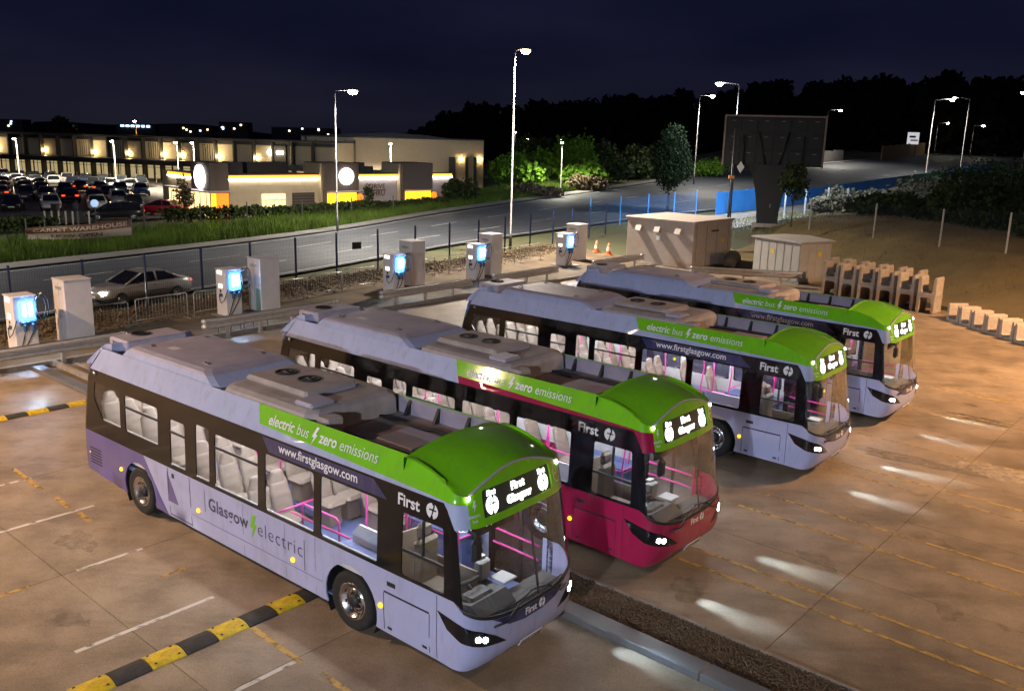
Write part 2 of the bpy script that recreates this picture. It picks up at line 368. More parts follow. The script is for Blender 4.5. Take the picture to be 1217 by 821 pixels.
# clods of dug earth along the fence foot
n = 16000; a = RNG.uniform(-3, 40, n); b = RNG.beta(2.2, 2.2, n)*3.2+RNG.choice([0, -1.2], n)
fx = np.interp(a, [-3, 10, 20, 30, 40], [-16.6, -17.0, -18.7, -19.4, -20.8])+b-.9; sz = RNG.gamma(1.6, .018, n)+.015
V = octa[None]*(sz[:, None, None]*RNG.uniform(.6, 1.4, (n, 6, 1))); wx = YO[0]+EX[0]*fx+EY[0]*a; wy = YO[1]+EX[1]*fx+EY[1]*a
hz = .06+.30*np.exp(-((b-1.0)/.9)**2)*RNG.uniform(0, 1, n)
V = np.stack([V[..., 0]+wx[:, None], V[..., 1]+wy[:, None], V[..., 2]*.8+hz[:, None]], -1).reshape(-1, 3); F = (fo[None]+6*np.arange(n)[:, None, None]).reshape(-1, 3)
tag(link('earth_clods', np_mesh('earth_clods', V, F, M['soil'])), 'bank of dug brown earth along the foot of the road fence', 'earth', kind='stuff')
# soil slope at the right
def slope():
    xs = np.linspace(-12, 24, 60); ds = np.linspace(0, 26, 40); V = []
    for x in xs:
        e = yedge(x) if x > -6 else np.interp(x, [-16, -6], [43, 41.5])
        for d_ in ds:
            p = Y(x, e+d_); V.append((p.x, p.y, Tz(p.x, p.y)-.01+(.05 if d_ > 0 else .0)*1))
    n = len(ds); F = [(i*n+k, (i+1)*n+k, (i+1)*n+k+1, i*n+k+1) for i in range(len(xs)-1) for k in range(n-1)]
    return np_mesh('embankment', V, F, mat('bank_soil', (.18, .13, .05), rough=.95, noise=.7, nscale=.45, bump=1.0, bscale=3, space='w', col2=(.10, .075, .032)), True)
tag(link('embankment', slope()), kind='structure')
# ---- painted lines of the yard (worn)
def paint(name, col, wear, op=1.0):
    m = mat(name, col, rough=.7); n = m.node_tree.nodes; l = m.node_tree.links; b = n['Principled BSDF']
    t = n.new('ShaderNodeTexNoise'); t.inputs['Scale'].default_value = 5; t.inputs['Detail'].default_value = 8; g = n.new('ShaderNodeNewGeometry'); l.new(g.outputs['Position'], t.inputs['Vector'])
    r = n.new('ShaderNodeMapRange'); r.clamp = True; l.new(t.outputs['Fac'], r.inputs[0]); r.inputs[1].default_value = wear-.12; r.inputs[2].default_value = wear+(.10 if op == 1 else .30); r.inputs[4].default_value = op
    tr = n.new('ShaderNodeBsdfTransparent'); mx = n.new('ShaderNodeMixShader'); l.new(r.outputs[0], mx.inputs[0]); l.new(tr.outputs[0], mx.inputs[1]); l.new(b.outputs[0], mx.inputs[2])
    l.new(mx.outputs[0], n['Material Output'].inputs[0]); return m
M['pw'] = paint('worn_white_paint', (.62, .57, .52), .38); M['py'] = paint('worn_yellow_paint', (.50, .31, .08), .43); M['pyb'] = paint('faint_yellow_paint', (.44, .29, .11), .48)
def line(p, q, w_, m_, parent=yard, z=.005, yf=True, name='painted_line'):
    a, b = (Y(*p), Y(*q)) if yf else (Vector((*p, 0)), Vector((*q, 0)))
    d = (b-a).normalized(); s = Vector((-d.y, d.x, 0))*w_/2; L = (b-a).length; k = max(1, int(L/2.5))
    za = (lambda v: z) if yf else (lambda v: Tz(v.x, v.y)+z)
    V = []
    for i in range(k+1):
        c = a.lerp(b, i/k); V += [(c.x-s.x, c.y-s.y, za(c)), (c.x+s.x, c.y+s.y, za(c))]
    me = np_mesh(name, V, [(2*i, 2*i+2, 2*i+3, 2*i+1) for i in range(k)], m_)
    return link(name, me, parent)
for y_, m_ in ((4.65, 'py'), (5.25, 'py'), (7.75, 'py'), (8.75, 'py'), (11.35, 'pyb'), (11.95, 'py'), (14.6, 'pyb'), (18.0, 'pyb'), (18.5, 'pyb'), (21.1, 'py'), (21.6, 'pyb'), (24.3, 'pyb')):
    line((10.4, y_+.15), (25, y_-.1), .085, M[m_])
for x, y0, y1 in ((.79, -3.6, -1.66), (3.34, -3.1, -1.9), (5.86, -4.2, -1.93), (8.4, -3.9, -2.05), (-1.65, -4.5, -1.96), (-4.2, -4.4, -1.9)): line((x, y0), (x, y1), .085, M['pw'])
line((3.34, -4.9), (3.34, -3.9), .085, M['py']); line((4.6, -2.2), (4.6, -1.75), .085, M['py'])
for a, b in ((-2.5, -.8), (-.2, .55), (.9, 1.5), (7.15, 8.5), (8.9, 11.5)): line((a, -2.02), (b, -2.06), .10, M['py'])
# ---- speed humps: bolted yellow and black rubber sections
M['humpy'] = mat('yellow_rubber', (.78, .54, .01), rough=.6, noise=.35, nscale=9, bump=.2, bscale=50, col2=(.40, .27, .02)); M['humpb'] = mat('black_rubber', (.045, .04, .035), rough=.8, noise=.4, nscale=9, bump=.3, bscale=50)
def hump(x, ylist, label):
    r = empty('speed_hump', Y(x, ylist[0][0]), YA, label, 'speed hump', 'rubber speed humps on the yard')
    for y0, y1, c_ in ylist:
        m = MB(); L = y1-y0-.012
        pr = [(-.21, 0), (-.19, .018), (-.12, .045), (-.04, .058), (.04, .058), (.12, .045), (.19, .018), (.21, 0)]
        m.prism(pr[::-1], 'y', 0, L); 
        s = m.build('hump_section', M[c_], r, (0, y0-ylist[0][0], .004))
        if c_ == 'humpy':
            for px in (-.13, .13):
                for py in (.08, L-.08): part('bolt', M['blackm'], s, 'lathe', [(.022, 0), (.022, .004), (.001, .004)], (px, py, .043), 'z', 8, False)
    return r
seq = []; y_ = -5.75; c_ = 1
while y_ < .9: seq.append((y_, y_+.53, 'humpy' if c_ else 'humpb')); y_ += .53; c_ = 1-c_
hump(6.92, seq, 'yellow and black speed hump ending under the nearest bus')
seq = []; y_ = -2.9; c_ = 0
while y_ < 1.5: seq.append((y_, y_+.53, 'humpy' if c_ else 'humpb')); y_ += .53; c_ = 1-c_
hump(-6.45, seq, 'yellow and black speed hump behind the tail of the nearest bus')
# ---- main road
M['asph'] = mat('road_asphalt', (.055, .062, .075), rough=.62, noise=.3, nscale=.25, bump=.25, bscale=40, space='w')
M['pave'] = mat('footway_asphalt', (.16, .15, .145), rough=.8, noise=.3, nscale=.4, bump=.2, bscale=30, space='w')
M['rline'] = mat('road_line', (.55, .55, .55), rough=.6, noise=.25, nscale=3, space='w')
# far and near edges, from the retail side and the depot side
FE = [(-60, -8), (-44, 18), (-33.5, 36), (-27.3, 46.5), (-22.8, 54), (-16.8, 65), (-9, 82.5), (-1.2, 95.7), (9.1, 112), (23.7, 136), (43.5, 163), (74.8, 203), (112, 246), (165, 305)]
NE = [(-49, -14), (-33.5, 12), (-22.6, 30), (-18.9, 36.5), (-15.6, 42), (-10.8, 51), (-3, 66), (6, 79), (17, 91.5), (32, 106), (53, 130), (86, 169), (125, 211), (178, 268)]
def refine(P, k=4):
    out = []
    n = len(P)
    for i in range(n-1):
        p0 = Vector(P[max(0, i-1)]); p1 = Vector(P[i]); p2 = Vector(P[i+1]); p3 = Vector(P[min(n-1, i+2)])
        for j in range(k):
            t = j/k; out.append(.5*((2*p1)+(p2-p0)*t+(2*p0-5*p1+4*p2-p3)*t*t+(3*p1-p0-3*p2+p3)*t**3))
    out.append(Vector(P[-1])); return out
FEr, NEr = refine(FE), refine(NE)
road = sheet('road', FEr, NEr, .0, M['asph'], sub=8)
sheet('pavement', [a+(a-b).normalized()*2.2 for a, b in zip(FEr, NEr)], [a+(a-b).normalized()*.05 for a, b in zip(FEr, NEr)], .10, M['pave'], sub=2)
def across(f): return [a.lerp(b, f) for a, b in zip(FEr, NEr)]
def path_line(P, w_, dash=None, gap=0):
    P = [Vector((p.x, p.y, 0)) for p in P]; acc = 0; seg = []; on = True; left = dash or 1e9; V = [P[0]]
    runs = []; cur = [P[0]]
    for a, b in zip(P, P[1:]):
        L = (b-a).length; pos = 0
        while L-pos > left:
            pos += left; p = a.lerp(b, pos/L)
            if on: cur.append(p); runs.append(cur)
            cur = [p]; on = not on; left = dash if on else gap
        left -= (L-pos)
        if on: cur.append(b)
    if on and len(cur) > 1: runs.append(cur)
    for rn in runs:
        V = []
        for i, p in enumerate(rn):
            d = (rn[min(i+1, len(rn)-1)]-rn[max(i-1, 0)]).normalized(); s = Vector((-d.y, d.x, 0))*w_/2
            V += [(p.x-s.x, p.y-s.y, Tz(p.x, p.y)+.012), (p.x+s.x, p.y+s.y, Tz(p.x, p.y)+.012)]
        if len(rn) > 1: link('lane_line', np_mesh('lane_line', V, [(2*i, 2*i+2, 2*i+3, 2*i+1) for i in range(len(rn)-1)], M['rline']), road)
path_line(across(.035), .11); path_line(across(.965), .11); path_line(across(.36), .11, 4, 5); path_line(across(.68), .11, 4, 5)
# ---- retail park ground
M['carp'] = mat('car_park_asphalt', (.12, .11, .105), rough=.7, noise=.3, nscale=.3, space='w')
sheet('car_park', [(-130, 96), (-62, 62), (-46, 62.5), (-33, 73), (-26.5, 84), (-6, 112)], [(-150, 165), (-90, 160), (-70, 157), (-50, 150), (-30, 140), (-10, 132)], .03, M['carp'], sub=6)

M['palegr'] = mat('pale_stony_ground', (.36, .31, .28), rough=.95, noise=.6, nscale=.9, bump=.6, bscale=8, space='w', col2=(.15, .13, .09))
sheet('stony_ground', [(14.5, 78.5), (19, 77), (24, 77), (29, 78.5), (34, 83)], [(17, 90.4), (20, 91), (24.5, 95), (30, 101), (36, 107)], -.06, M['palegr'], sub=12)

# repaired and stained patches of the yard
def blob(cx, cy, rx, ry, rot, seed, m_, name, z):
    rg = random.Random(seed); n = 36; pts = []
    for k in range(n):
        a = 2*math.pi*k/n; r_ = 1+.16*math.sin(3*a+seed)+.10*math.sin(7*a+2*seed)+rg.uniform(-.07, .07); x, y = rx*r_*math.cos(a), ry*r_*math.sin(a)
        pts.append(Y(cx+x*math.cos(rot)-y*math.sin(rot), cy+x*math.sin(rot)+y*math.cos(rot), z))
    m = MB(); m.add([tuple(Y(cx, cy, z))]+[tuple(p) for p in pts], [(0, k+1, (k+1) % n+1) for k in range(n)]); return m.build(name, m_, yard)
blob(14.3, 14.2, 1.9, .55, R(12), 3, paint('pale_repair_concrete', (.50, .40, .30), .36, .8), 'repair_patch', .004)
blob(12.6, 18.6, .85, .28, R(-8), 5, paint('oil_stain', (.07, .055, .045), .36, .55), 'stain', .0045)
blob(12.3, 13.6, 1.5, .32, R(4), 8, paint('damp_stain', (.10, .08, .06), .40, .5), 'stain', .0045)
blob(16.3, 13.0, .9, .5, R(30), 9, paint('oil_stain_b', (.08, .065, .05), .40, .5), 'stain', .0045)
for k, (x, y, r_) in enumerate(((2.2, -2.6, .5), (4.9, -3.9, .35), (1.6, -5.2, .6), (11.5, 3.9, .5), (12.7, 6.6, .45), (13.9, 9.0, .5), (8.9, -3.1, .3), (-2.6, -3.0, .5), (15.1, 6.3, .35))): blob(x, y, r_, r_*.6, R(k*37), 20+k, paint('oil_stain_%s' % 'abcdefghi'[k], (.09, .072, .055), .44, .32), 'stain', .0047)
# ================================================================== the buses
XC, XQ, EXP = 10.15, 10.45, 3.5
def lerpt(x, tab):
    if x <= tab[0][0]: return tab[0][1]
    for (a, b), (c, d) in zip(tab, tab[1:]):
        if x <= c: return b+(d-b)*(x-a)/(c-a)
    return tab[-1][1]
def W(z):
    if z <= .5: return 1.215+.02*max(0, (z-.25))/.25
    if z <= 1.45: return 1.235
    if z <= 2.7: return 1.235-(z-1.45)*.036
    return 1.19-.18*((z-2.7)/.43)**1.4
def XF(z): return lerpt(z, [(.22, 10.74), (.40, 10.88), (.55, 10.935), (.95, 10.925), (1.1, 10.90), (2.35, 10.67), (2.8, 10.56), (3.2, 10.46)])
def XQz(z): return lerpt(z, [(.3, 10.40), (.6, 10.45), (1.2, 10.45), (2.4, 10.32), (2.8, 10.25), (3.2, 10.20)])
def XRr(z): return lerpt(z, [(.3, -.50), (.5, -.55), (1.3, -.53), (2.2, -.36), (2.75, -.20), (3.13, .02)])
RC = .22
_t = np.linspace(0, math.pi, 4001)
def _se(t, a, wd):
    c, s = np.cos(t), np.sin(t)
    return XQ+a*np.abs(s)**(2/EXP), -wd*np.sign(c)*np.abs(c)**(2/EXP)
_x, _y = _se(_t, .48, 1.235); _S = np.concatenate([[0], np.cumsum(np.hypot(np.diff(_x), np.diff(_y)))]); LF = float(_S[-1])+2*(XQ-XC); SC = XC+LF/2
def P0(s, z):
    if s <= XC: return Vector((s, -W(z), z))
    if s >= XC+LF: return Vector((2*XC+LF-s, W(z), z))
    q_ = XQz(z); d_ = min(s, 2*SC-s)
    if d_ < XQ: return Vector((XC+(d_-XC)*(q_-XC)/(XQ-XC), -W(z) if s < SC else W(z), z))
    t = float(np.interp(s-XQ, _S, _t)); a = XF(z)-q_; wd = W(z); c, q = math.cos(t), math.sin(t)
    return Vector((q_+a*abs(q)**(2/EXP), -wd*(1 if c > 0 else -1)*abs(c)**(2/EXP), z))
def PN(s, z):
    h = .01; ds = P0(s+h, z)-P0(s-h, z); dz = P0(s, z+h)-P0(s, z-h); return ds.cross(dz).normalized()
def PM(s, z, off=0): return P0(s, z)+PN(s, z)*off
def inside(p, poly):
    x, y = p; c = False; n = len(poly)
    for i in range(n):
        a, b = poly[i], poly[i-1]
        if (a[1] > y) != (b[1] > y) and x < (b[0]-a[0])*(y-a[1])/(b[1]-a[1])+a[0]: c = not c
    return c
def stepat(s): return .5 if s < XC-.06 or s > XC+LF+.06 else .085
def panel(name, outer, material, holes=(), off=0., thick=.025, flat=False):
    """a piece of the bus skin: polygon in (length round the body, height) laid on the body surface"""
    pts = []; edges = []
    for lp in [outer]+list(holes):
        st = len(pts); n = len(lp)
        for i in range(n):
            a, b = lp[i], lp[(i+1) % n]; L = math.hypot(b[0]-a[0], b[1]-a[1]); k = max(1, math.ceil(L/stepat((a[0]+b[0])/2)))
            for j in range(k): pts.append((a[0]+(b[0]-a[0])*j/k, a[1]+(b[1]-a[1])*j/k))
        m = len(pts)-st
        edges += [(st+i, st+(i+1) % m) for i in range(m)]
    xs = [p[0] for p in outer]; zs = [p[1] for p in outer]
    if not flat:
        x = min(xs)
        while x < max(xs):
            d = stepat(x); z = min(zs)+.06
            dz = d if d < .2 else .3
            while z < max(zs):
                if inside((x, z), outer) and not any(inside((x, z), h) for h in holes):
                    if all((x-p[0])**2+(z-p[1])**2 > (d*.35)**2 for p in pts[:]): pts.append((x, z))
                z += dz
            x += d
    r = delaunay_2d_cdt([Vector(p) for p in pts], edges, [], 0, 1e-6)
    V2 = r[0]; F = []
    for f in r[2]:
        c = (sum(V2[i].x for i in f)/len(f), sum(V2[i].y for i in f)/len(f))
        if inside(c, outer) and not any(inside(c, h) for h in holes): F.append(tuple(f))
    V = [PM(p.x, p.y, off) for p in V2]; n = len(V); FF = []
    ec = {}
    for f in F:
        a, b, c = V2[f[0]], V2[f[1]], V2[f[2]]
        if (b.x-a.x)*(c.y-a.y)-(b.y-a.y)*(c.x-a.x) < 0: f = f[::-1]
        FF.append(f)
        for i in range(len(f)): ec[(f[i], f[(i+1) % len(f)])] = 1
    m = MB()
    if thick:
        V += [PM(p.x, p.y, off-thick) for p in V2]
        back = [tuple(i+n for i in f[::-1]) for f in FF]
        m.add(V, FF+back, True)
        for (a, b) in ec:
            if (b, a) not in ec: m.add([V[b], V[a], V[a+n], V[b+n]], [(0, 1, 2, 3)])
    else: m.add(V, FF, True)
    me = m.mesh(name, material)
    return me
def mir(poly): return [(2*SC-s, z) for s, z in poly][::-1]
def arc(cx, cz, r, a0, a1, n=14): return [(cx+r*math.cos(R(a0+(a1-a0)*i/n)), cz+r*math.sin(R(a0+(a1-a0)*i/n))) for i in range(n+1)]
def rrect(x0, x1, z0, z1, r=.06, n=3):
    return arc(x0+r, z0+r, r, 180, 270, n)+arc(x1-r, z0+r, r, 270, 360, n)+arc(x1-r, z1-r, r, 0, 90, n)+arc(x0+r, z1-r, r, 90, 180, n)
# ---- lettering
def text2d(body, size, bold=0.0, align='LEFT', spacing=1.0):
    c = bpy.data.curves.new('t', 'FONT'); c.body = body; c.size = size; c.offset = bold; c.align_x = align; c.space_character = spacing; c.resolution_u = 3
    o = bpy.data.objects.new('t', c); COL.objects.link(o); bpy.context.view_layer.update()
    ev = o.evaluated_get(bpy.context.evaluated_depsgraph_get()); me = ev.to_mesh()
    V = [(v.co.x, v.co.y) for v in me.vertices]; F = [tuple(p.vertices) for p in me.polygons]
    ev.to_mesh_clear(); bpy.data.objects.remove(o); bpy.data.curves.remove(c); return V, F
def shape2d(loops):
    V = []; F = []
    for lp in loops:
        n = len(V); V += lp; r = delaunay_2d_cdt([Vector(p) for p in lp], [(i, (i+1) % len(lp)) for i in range(len(lp))], [], 1, 1e-7)
        V = V[:n]+[(p.x, p.y) for p in r[0]]; F += [tuple(i+n for i in f) for f in r[2]]
    return V, F
BOLT = [(.06, .5), (.30, .5), (.16, .12), (.36, .12), (-.02, -.5), (.08, -.06), (-.12, -.06)]
def bolt(h): return shape2d([[(x*h, y*h) for x, y in BOLT]])
def flogo(r):
    """round emblem cut by a slanted swoosh"""
    a = [(r*math.cos(R(t)), r*math.sin(R(t))) for t in range(95, 262, 12)]+[(-.12*r, -.55*r), (.02*r, .05*r), (-.55*r, .02*r), (-.50*r, .22*r), (.06*r, .25*r), (.2*r, .6*r)]
    b = [(r*math.cos(R(t)), r*math.sin(R(t))) for t in range(-78, 70, 12)]+[(.45*r, .55*r), (.30*r, .25*r), (.72*r, .22*r), (.66*r, .04*r), (.26*r, .03*r), (.08*r, -.5*r)]
    return shape2d([a, b])
def combine(parts):
    V = []; F = []
    for (v, f), dx, dz in parts:
        n = len(V); V += [(x+dx, z+dz) for x, z in v]; F += [tuple(i+n for i in q) for q in f]
    return V, F
def decal(name, vf, s0, z0, material, off=.004):
    V, F = vf; V3 = [PM(s0+x, z0+z, off) for x, z in V]
    FF = []
    for f in F:
        a, b, c = V[f[0]], V[f[1]], V[f[2]]
        FF.append(f if (b[0]-a[0])*(c[1]-a[1])-(b[1]-a[1])*(c[0]-a[0]) > 0 else f[::-1])
    m = MB(); m.add(V3, FF); return m.mesh(name, material)
def zbrow(s):
    d = abs(s-SC); e0 = SC-10.90
    if d <= e0: return 2.80+.25*(1-(d/e0)**2)
    x = SC-d
    return lerpt(x, [(9.35, 3.13), (10.0, 3.03), (10.5, 2.90), (10.90, 2.80)])

BM = {}   # shared bus meshes
def bm(key, fn):
    if key not in BM: BM[key] = fn()
    return BM[key]
# windows of the off side: (outline, has an opening transom)
WINS = [([(.16, 2.43), (.10, 2.08), (.46, 1.67), (1.20, 1.67), (1.20, 2.43)], 0), (rrect(1.40, 2.66, 1.66, 2.41), 1), (rrect(3.10, 3.62, 1.40, 2.30), 1),
        (rrect(3.98, 4.42, 1.39, 2.40), 0), (rrect(4.60, 5.90, 1.37, 2.36), 1), (rrect(6.10, 7.40, 1.37, 2.38), 0), (rrect(7.57, 8.90, 1.37, 2.38), 0),
        (rrect(9.42, 10.30, 1.36, 2.33, .05), 2)]
WIN2 = [WINS[0], WINS[1], WINS[2], WINS[3], (rrect(4.60, 5.90, 1.37, 2.36), 1), (rrect(6.10, 7.40, 1.37, 2.38), 0), (rrect(7.57, 8.90, 1.37, 2.38), 0), (rrect(9.42, 10.30, 1.36, 2.33, .05), 2)]

def seat_mesh():
    m = MB()
    m.box((.02, 0, .44), (.45, .43, .13), bev=.055)
    # padded back: a rounded loft with shallow cross channels
    V = []; F = []; rows = []
    for k in range(13):
        f = k/12; z = .46+f*.60; x = -.17-.19*f; w_ = .215-.03*max(0, f-.6)/.4; d_ = .055-.012*f-(.012 if k % 3 == 0 else 0)
        rows.append([(x+d_*.3, -w_, z), (x+d_, -w_*.72, z), (x+d_*1.05, 0, z), (x+d_, w_*.72, z), (x+d_*.3, w_, z), (x-.07, w_*.8, z), (x-.07, -w_*.8, z)])
    for r_ in rows: V += r_
    for i in range(12):
        for k in range(7): F.append((i*7+k, i*7+(k+1) % 7, i*7+7+(k+1) % 7, i*7+7+k))
    F += [tuple(range(84, 91))]
    m.add(V, F, True); m.box((0, 0, .19), (.30, .30, .36), bev=.02)
    return m.mesh('seat', M['seat'])
def headrest_mesh():
    m = MB(); V = []; F = []
    pr = [(1.03, .19), (1.08, .185), (1.12, .15), (1.17, .135), (1.22, .125), (1.255, .09), (1.27, .03)]
    for i, (z, w_) in enumerate(pr):
        x = -.365-.1*(z-1.03); d_ = .048 if i < 6 else .02
        V += [(x+d_*.4, -w_, z), (x+d_, -w_*.6, z), (x+d_, w_*.6, z), (x+d_*.4, w_, z), (x-d_, w_*.7, z), (x-d_, -w_*.7, z)]
    for i in range(6):
        for k in range(6): F.append((i*6+k, i*6+(k+1) % 6, i*6+6+(k+1) % 6, i*6+6+k))
    F.append(tuple(range(36, 42))); m.add(V, F, True); return m.mesh('headrest', M['seat'])
def wheel_parts(root, x, y, side):
    t = MB(); t.lathe([(.30, -.13), (.40, -.15), (.46, -.145), (.485, -.11), (.485, .11), (.46, .145), (.40, .15), (.30, .13)], axis='y', n=28)
    wl = link('wheel', bm('tyre', lambda: t.mesh('tyre', M['rub'])), root, (x, y, .485))
    def rim():
        m = MB()
        m.lathe([(.315, -.10), (.305, -.145), (.27, -.12), (.22, -.055), (.19, -.05)], axis='y', n=28)
        m.lathe([(.19, -.05), (.185, -.07), (.12, -.075), (.115, -.06)], axis='y', n=28)
        for k in range(10):
            a = 2*math.pi*k/10; m.lathe([(.014, -.08), (.014, -.105), (.001, -.106)], (.152*math.cos(a), 0, .152*math.sin(a)), 'y', 6, False)
        return m.mesh('rim', M['rim'])
    r_ = link('rim', bm('rim', rim), wl)
    def hub():
        m = MB(); m.lathe([(.115, -.04), (.115, -.10), (.075, -.14), (.001, -.145)], axis='y', n=18)
        for k in range(8):
            a = 2*math.pi*(k+.5)/8; m.lathe([(.026, -.094), (.001, -.095)], (.235*math.cos(a), .012, .235*math.sin(a)), 'y', 8, False)
        return m.mesh('hub', M['blackm'])
    h_ = link('hub', bm('hub', hub), wl)
    if side > 0: wl.rotation_euler = (0, 0, math.pi)
    return wl
SLOGAN = [('slogan_word', text2d('electric', .225, .004), 0, .07), ('slogan_word', text2d('bus', .225, -.001), 0, .12), ('slogan_bolt', bolt(.27), .06, .06), ('slogan_word', text2d('zero', .225, .005), 0, .07), ('slogan_word', text2d('emissions', .225, -.001), 0, .07)]
def make_bus(loc, rz, livery, label):
    root = empty('electric_bus', (loc[0], loc[1], 0), rz, label, 'bus', 'electric buses parked in the depot yard')
    crim = livery == 'crimson'
    body = M['crimson'] if crim else M['lilac']; rear = M['purple']; under = M['crimson'] if crim else M['silver']
    bk = 'c' if crim else 'l'
    def sk(name, key, outer, m_, holes=(), off=0., thick=.025, par=root, flat=False):
        o = link(name, bm(key, lambda: panel(name, outer, m_, holes, off, thick, flat)), par)
        o.material_slots[0].link = 'OBJECT'; o.material_slots[0].material = m_
        return o
    def both(name, key, outer, m_, holes=(), off=0., thick=.025, flat=False):
        a = sk(name, key, outer, m_, holes, off, thick, flat=flat); b = sk(name, key+'m', mir(outer), m_, [mir(h) for h in holes], off, thick, flat=flat); return a, b
    def xr(z): return XRr(z)+RC
    # --- sides
    both('rear_side_panel', 'rsp', [(xr(.42), .42), (1.24, .30)]+arc(1.84, .49, .60, 198, -18, 16)+[(2.88, .30), (2.06, 1.315), (xr(1.315), 1.315), (xr(.9), .9)], rear)
    fa = arc(8.28, .49, .61, 200, -20, 16)
    lower = [(2.89, .30), (7.66, .28)]+fa+[(10.15, .27), (10.15, 1.315), (2.07, 1.315)]
    sk('side_panel', 'sp', lower, body)
    # near side has the passenger door ahead of the front wheel
    lowerm = [(2.89, .30), (7.66, .28)]+fa+[(9.0, .28), (9.0, 1.315), (2.07, 1.315)]
    sk('side_panel', 'spm', mir(lowerm), body)
    band = [(xr(1.318), 1.318), (10.36, 1.318), (10.36, 2.70), (xr(2.70), 2.70), (xr(2.1), 2.1)]
    holes = [w_[0] for w_ in WINS]
    sk('window_band', 'wb', band, M['black'], holes)
    bandm = [(xr(1.318), 1.318), (9.0, 1.318), (9.0, .30), (10.36, .30), (10.36, 2.70), (xr(2.70), 2.70), (xr(2.1), 2.1)]
    door = rrect(9.12, 10.24, .42, 2.28, .05)
    sk('window_band', 'wbm', mir(bandm), M['black'], [mir(h) for h in holes[:-1]]+[mir(door)])
    lin = [(.3, 1.0), (10.3, 1.0), (10.3, 2.6), (.3, 2.6)]
    hl = [rrect(min(p[0] for p in h)-.02, max(p[0] for p in h)+.02, min(p[1] for p in h)-.02, max(p[1] for p in h)+.02, .05) for h in holes]
    sk('lining', 'lin', lin, M['lining'], hl, -.032, .008)
    sk('lining', 'linm', mir([(.3, 1.0), (8.98, 1.0), (8.98, 2.6), (.3, 2.6)]), M['lining'], [mir(h) for h in hl[:-1]], -.032, .008)
    for i, (h, tr) in enumerate(WINS):
        wo = sk('window', f'w{i}', h, M['tint'] if tr == 2 else M['glass'], (), -.010, .006, flat=True)
        x0, x1 = min(p[0] for p in h), max(p[0] for p in h); z0, z1 = min(p[1] for p in h), max(p[1] for p in h)
        if tr == 1: sk('transom', f'tr{i}', [(x0+.01, z1-.27), (x1-.01, z1-.27), (x1-.01, z1-.225), (x0+.01, z1-.225)], M['blackm'], (), .002, .03, wo)
        if tr == 2:
            sk('transom', f'tr{i}', [(x0+.01, 1.74), (x1-.01, 1.74), (x1-.01, 1.785), (x0+.01, 1.785)], M['blackm'], (), .002, .03, wo)
            sk('mullion', f'mu{i}', [(9.83, 1.786), (9.865, 1.786), (9.865, z1-.01), (9.83, z1-.01)], M['blackm'], (), .002, .03, wo)
        if tr < 2: sk('window_trim', f'wt{i}', [(x0-.0, z0-.0) if 0 else (x0+.04, z0+.002), (x1-.04, z0+.002), (x1-.04, z0+.026), (x0+.04, z0+.026)] if i else [(.47, 1.672), (1.18, 1.672), (1.18, 1.70), (.45, 1.70)], M['white'], (), -.018, .012, wo)
        if tr < 2: sk('window', f'wm{i}', mir(h), M['glass'], (), -.010, .006, flat=True)
    dg = sk('passenger_door', 'dg', mir(door), M['glass'], (), -.010, .006, flat=True)
    sk('door_post', 'dpo', mir([(9.66, .43), (9.72, .43), (9.72, 2.27), (9.66, 2.27)]), M['blackm'], (), .002, .03, dg)
    # --- cantrail: silver, then green forwards
    cant = [(xr(2.703), 2.703), (10.42, 2.703), (10.42, 2.735), (5.92, 2.845), (5.74, 3.13), (xr(3.13), 3.13)]
    # in the crimson bus the strip under the green is crimson
    c1 = [(xr(2.703), 2.703), (5.99, 2.703), (5.92, 2.845), (5.74, 3.13), (xr(3.13), 3.13)]
    c2 = [(5.99, 2.703), (10.40, 2.703), (10.40, 2.735), (5.92, 2.845)]
    both('cantrail', 'ca', c1, M['silver']); both('cantrail_strip', 'cb', c2, under)
    top = [(s_, zbrow(s_)) for s_ in np.linspace(10.90, 9.35, 9)]
    both('green_cantrail', 'gc', [(5.92, 2.845), (10.40, 2.735), (10.90, 2.70)]+[(float(a), float(b)) for a, b in top]+[(5.74, 3.13)], M['green'])
    # --- front
    both('front_corner_strip', 'hs', [(10.362, 2.36), (10.50, 2.36), (10.66, 2.36), (10.83, 2.36), (10.83, 2.698), (10.40, 2.733), (10.362, 2.733)] if 0 else [(10.62, 2.36), (10.90, 2.36), (10.90, 2.698), (10.40, 2.733), (10.365, 2.70), (10.48, 2.62)], under)
    gl = 10.902; disp = rrect(SC-.80, SC+.80, 2.455, 2.835, .03)
    gf = [(gl, 2.37)]+[(float(s_), 2.355) for s_ in np.linspace(gl+.1, 2*SC-gl-.1, 9)]+[(2*SC-gl, 2.37)]+[(float(s_), zbrow(s_)) for s_ in np.linspace(2*SC-gl, gl, 17)]
    sk('destination_surround', 'gf', gf, M['green'], [disp], .004)
    dp = sk('destination_display', 'dp', disp, M['disp'], (), -.02, .01)
    fl = flogo(.125)
    txt = combine([(text2d('First', .155, .006, 'CENTER', 1.1), 0, .03), (text2d('Glasgow', .155, .006, 'CENTER', 1.05), 0, -.135)])
    link('display_text', bm('dt1', lambda: decal('display_text', txt, SC, 2.655, M['led'], -.014)), dp)
    for q in (-1, 1):
        lg = combine([(text2d('First', .10, .004, 'CENTER'), 0, .085), (fl, 0, -.055)])
        link('display_emblem', bm('de%d' % q, lambda: decal('display_emblem', lg, SC+q*.60, 2.65, M['led'], -.014)), dp)
    link('front_slogan', bm('fsl', lambda: decal('front_slogan', combine([(bolt(.16), 0, .1), (text2d('electric', .07, .001, 'CENTER'), 0, -.05), (text2d('bus', .07, .001, 'CENTER'), 0, -.12)]), SC-.98, 2.56, M['white'], .012)), root)
